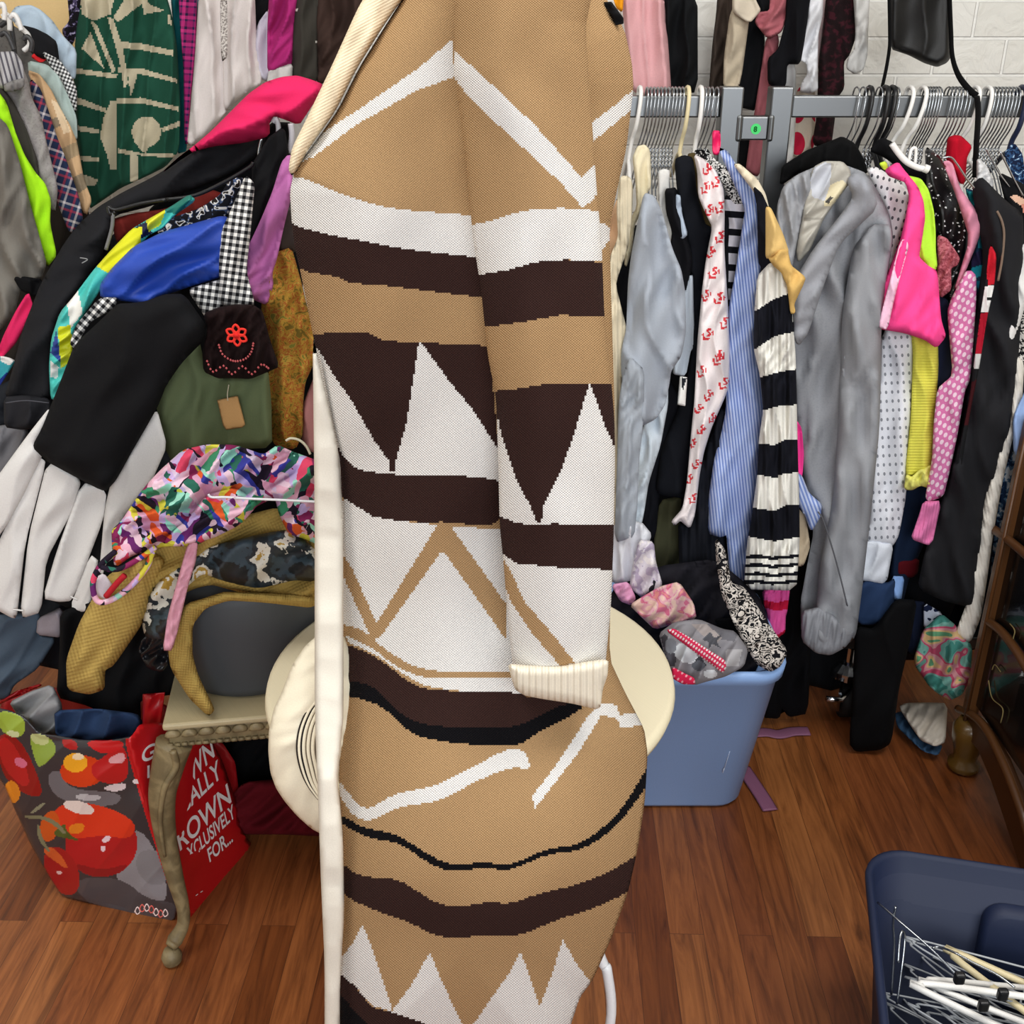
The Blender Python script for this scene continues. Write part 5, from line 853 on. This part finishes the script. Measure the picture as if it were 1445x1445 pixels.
mk('tag_string', *pxtube('B', '968,498 966,470 972,430', 1.612, .0008, 5), M('c9bfa8'), tg)
dp = thing('pleated_dress', 'black tunic dress with white pleats edged in black', 'dress', centre('B', '200,1420', 1.60), SG)
cloth('tunic', 'B', '320,262 440,150 500,90 560,88 620,80 700,50 780,48 872,180 862,240 770,332 702,430 667,520 622,600 552,720 492,830 446,882 330,822 200,752 140,692 180,622 260,420', 1.575, '141416', par=dp, fold=(.007, 80, 30), t=.04, w=30)
cloth('skirt_lining', 'B', '190,700 330,822 446,880 492,830 640,640 690,720 640,860 500,1100 440,1200 395,1392 300,1380 190,1330 100,1390 40,1200 60,900', 1.625, '101012', par=dp, fold=(.006, 50, 20))
for s in ('218,528 180,622 140,692 175,725 140,800 40,1000 -30,1100 -60,900 60,735 130,640', '170,745 188,760 100,1100 66,1400 60,1418 0,1385 -60,1350 -60,1240 20,1060', '208,755 340,832 302,960 190,1170 167,1392 92,1418 128,1080', '352,850 446,886 432,1000 302,1342 250,1345 190,1335 248,1140', '482,832 560,715 660,530 702,690 640,832 500,1010 492,1152 442,1185 425,1280 452,960', '388,1160 412,1180 372,1396 302,1385'):
    cloth('pleat', 'B', s, 1.60, 'dcdad8', par=dp, fold=(.005, 60, 20), t=.008, w=5, grow=2.6)
for s in ('55,1385 100,1390', '300,1330 330,1345', '375,1385 395,1388'): mk('hem_stitch', *pxtube('B', s, 1.585, .0015, 5), M('d8d6d4'), dp)
# ---- dark filler shapes added for the shade in gaps of the heap
for nm, lb, ct, s, dd, k in (('black_parka', 'black parka hidden deep in the clothes stand behind the blue shirt', 'parka', '60,430 160,330 260,270 400,240 430,330 420,500 420,660 240,700 90,640', 1.90, '111114'),
        ('dark_denim_coat', 'dark denim coat low behind the black tunic and pleats', 'coat', '-30,560 90,500 240,640 300,760 280,930 160,960 20,930 -40,800', 1.80, '23262c'),
        ('brown_parka', 'dark brown coat hanging low behind the corner rail clothes', 'coat', '-40,250 60,240 130,300 120,420 60,560 -40,600', 2.10, '2b2622'),
        ('black_bundle', 'black wool coat behind printed dress and olive trousers', 'coat', '230,480 445,420 470,640 470,860 300,880 220,760', 1.84, '141416')):
    S_(nm, lb, ct, s, dd, k, crop='Z', fold=(.012, 44, 20))
L('grey_tweed_coat', 'grey tweed coat at the very back of the corner rail', 'coat', '-30,60 100,140 230,220 290,400 300,640 290,860 220,940 100,900 -30,800', 2.24, '4d4a48', pat=('noise', .04, [(0, '3a3836'), (.5, '63605d')], 2, 0, False))  # unseen filler coat added so the wall stays dark between the clothes
# ---- lower heap
S_('grey_knit', 'grey knitwear bundle below the black jacket cuff', 'sweater', '-20,610 60,600 120,625 95,700 50,790 -20,850', 1.76, '77767a', crop='B')
S_('blue_grey_jeans', 'faded blue grey jeans hanging behind the white pleats', 'jeans', '-20,70 70,65 135,60 125,140 188,145 125,245 45,300 25,345 -20,350', 1.66, '4a5766', crop='Cc', fold=(.008, 40, 30))
S_('lilac_grey_tee', 'small lilac grey tee between pleats and black skirt', 'tee', '130,80 212,40 207,140 125,130', 1.64, '9c949c', crop='Cc')
S_('black_skirt', 'black skirt hanging over the mouth of the red bag', 'skirt', '205,60 300,20 460,40 600,60 600,330 470,345 472,430 400,425 300,370 193,342 205,180', 1.60, '0d0d0f', crop='Cc', fold=(.01, 50, 0))
sb = thing('satin_blouse', 'shiny black satin bow blouse beside the mustard sleeve', 'blouse', centre('Cc', '520,250', 1.50), SG)
cloth('body', 'Cc', '480,150 560,100 565,230 545,255 500,245 470,190', 1.50, '17171b', par=sb, rough=.25, fold=(.012, 18, 30))
# ---- bag filling
G('bag_jeans', 'dark blue jeans stuffed inside the red shopping bag', 'jeans', 'P', '320,180 560,170 800,200 830,250 760,330 640,355 460,345 330,325', 1.535, '2c3f60', fold=(.012, 40, 35), t=.04)
G('bag_towel', 'crumpled pale grey towel inside the red shopping bag', 'towel', 'P', '60,130 180,70 300,30 360,150 345,320 230,312 160,230 100,190', 1.56, '8c8c8e', fold=(.014, 30, 50), t=.04)
# ---- on the gilded table
mu = thing('mustard_knit', 'mustard yellow chunky knit cardigan slumped over the pouf and table', 'cardigan', centre('Cc', '700,400', 1.45))
MP = dict(par=mu, bump=.3, rib=(6, 20, 6))
cloth('body', 'B', '560,1180 700,1090 800,1080 1000,1000 1180,955 1360,1000 1360,1340 1150,1345 1000,1302 900,1275 830,1290 700,1350 620,1300', 1.47, 'a98d4c', t=.04, fold=(.012, 44, 50), **MP)
cloth('sleeve', 'B', '395,1345 450,1252 600,1150 660,1150 700,1180 640,1340 600,1445 480,1620 442,1640 440,1722 380,1742 290,1725 285,1600 340,1445', 1.435, 'ad914f', t=.045, fold=(.007, 44, 5), w=26, par=mu, bump=.35, rib=(7, 30, 7))
cloth('hem', 'Cc', '700,10 760,-10 1060,5 1060,40 880,20 770,14 690,40 645,100 645,200 664,270 722,388 702,404 640,345 578,245 568,170 592,90 632,30', 1.425, 'ab8f4d', t=.02, fold=(.005, 30, 20), w=9, par=mu, bump=.35, rib=(5, -40, 5))
G('splash_print_jacket', 'dark grey and white paint splash jacket across the mustard knit', 'jacket', 'B', '608,1450 630,1330 690,1250 800,1180 900,1120 1100,1070 1230,1048 1300,1100 1350,1150 1350,1265 1250,1255 1100,1292 960,1265 860,1225 785,1290 755,1400 745,1480 700,1510 620,1500', 1.43, '2a343b', None, fold=(.012, 40, 50), t=.035, rough=.5, pat=('noise', .5, [(0, '14171a'), (.42, '33434d'), (.5, '222b31'), (.56, 'd9d4c6'), (.61, 'b08d3a'), (.66, 'e2dccd')], 7, .3))
G('pink_ribbon_tie', 'long pink satin ribbon tie hanging before the grey pouf', 'ribbon', 'Z', '266,768 278,765 275,792 264,826 252,880 242,917 231,917 238,870 253,815', 1.385, 'd297a8', fold=(.003, 10, 20), t=.008, tb=.006)
MC0 = [(0, 'cfb3d4'), (.14, '8a2a5a'), (.24, 'd86a4a'), (.32, '3f8f6a'), (.42, 'b9a4d8'), (.52, '241c2a'), (.6, 'e0a0b8'), (.7, '8fd0bc'), (.78, '3c3f9a'), (.85, 'd8cf4a'), (.91, 'e04a4a')]
cl_ = ['d8c4dc', '8a2a5a', '3f8f6a', 'cbb2e0', '241c2a', 'e6b0c4', 'e0602f', '9fdcc8', '3c3f9a', 'e9c9d8', 'd8cf4a', '6a2a6a', 'c9b4e6', 'e04a6a', '2f6a5a', 'e6b6c8', '241c2a', 'd8a0c0']
MP2 = ('shard', .12, [(i / 18, k) for i, k in enumerate(cl_)])
pd = thing('printed_dress', 'multicoloured painterly print dress heaped on the mustard knit', 'dress', centre('B', '900,1140', 1.42))
cloth('body', 'B', '478,1050 520,1010 600,890 640,842 690,790 780,710 880,688 1000,690 1120,732 1180,690 1240,718 1360,760 1360,1112 1300,1082 1230,1062 1190,982 1170,902 1090,942 980,1022 830,1112 700,1112 560,1152 490,1202 480,1120', 1.42, 'c8a0c0', par=pd, pat=MP2, fold=(.022, 34, 50), t=.05, w=22, step=3)
cloth('drape', 'B', '880,900 1000,870 1100,930 1020,1020 900,1080 760,1110 690,1100 800,1000', 1.375, 'c8a0c0', par=pd, pat=MP2, fold=(.012, 24, 50), t=.03)
cloth('inner_label', 'B', '400,1255 440,1235 480,1290 450,1345 410,1320', 1.40, 'd8cfd4', par=pd, t=.004, paint=[('a8202c', 'B', '445,1320 520,1235 535,1250 460,1335')], step=1.6)
mk('strap', *pxtube('B', '490,1140 430,1195 395,1270 410,1345 460,1350 540,1300 620,1210 650,1130', 1.385, .0045, 8), M('c8a0c0', pat=MP2), pd)
mk('strap', *pxtube('B', '430,1205 500,1215 590,1170 660,1120', 1.38, .004, 8), M('c8a0c0', pat=MP2), pd)
mk('strap', *pxtube('B', '450,1330 500,1270 530,1240', 1.378, .0045, 8), M('b0242e'), pd)
dh = thing('dress_hanger', 'thin white wire hanger lying across the printed dress', 'hanger', V(370, 705, 1.36))
mk('bar', *pxtube('B', '885,895 900,908 960,908 1060,914 1200,920 1360,928', 1.345, .0018, 6), M('e0dfe2', rough=.4), dh); mk('hook', *pxtube('B', '1215,668 1235,658 1270,665 1300,690 1318,725', 1.40, .0018, 6), M('c9c4a8', rough=.4), dh)
# ---- hangers on the stand
for s, lb, m, r, d in (('1160,520 1172,505 1182,540 1180,600 1170,660', 'grey plastic hanger hook under the pink jacket', M('9a9aa0', rough=.4), .0042, 1.77), ('1235,525 1240,580 1228,650', 'pale grey hanger stem beside the cardigan front', M('b9b6bc', rough=.4), .0046, 1.76), ('1110,590 1100,640 1098,690', 'thin chrome hanger stem over the gingham sleeve', wire, .0024, 1.77),
        ('1075,690 1060,710 960,770 830,830 705,848', 'black hanger shoulder line above the blue shirt', bp2, .003, 1.72), ('705,848 600,865 495,892 462,880 470,910 490,900', 'black hanger bar with clip end over the jacket', bp2, .003, 1.70), ('480,905 475,970 450,1060', 'grey hanger wire along the black jacket opening', M('6a6a6c', rough=.4), .003, 1.70)):
    tag(mk('hanger', *pxtube('A', s, d, r, 7), m), lb, 'hanger')
mk_l = [pxtube('A', '340,1095 372,1102 348,1118', 1.70, .0009, 5)]
mk('button_loop', *mk_l[0], M('8a8a8c'), bk)
# ---- things on the dark floor behind
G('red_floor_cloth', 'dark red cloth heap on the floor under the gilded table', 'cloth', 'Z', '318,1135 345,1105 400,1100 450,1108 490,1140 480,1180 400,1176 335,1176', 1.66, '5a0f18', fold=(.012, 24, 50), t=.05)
G('black_floor_bundle', 'black clothing bundle in the shade behind the gilded table', 'bundle', 'Z', '262,1040 380,1010 500,1010 500,1128 420,1122 300,1126 270,1100', 1.76, '0c0c0e', fold=(.012, 30, 30), t=.05)  # bundle made larger to darken the shadowed floor under the table
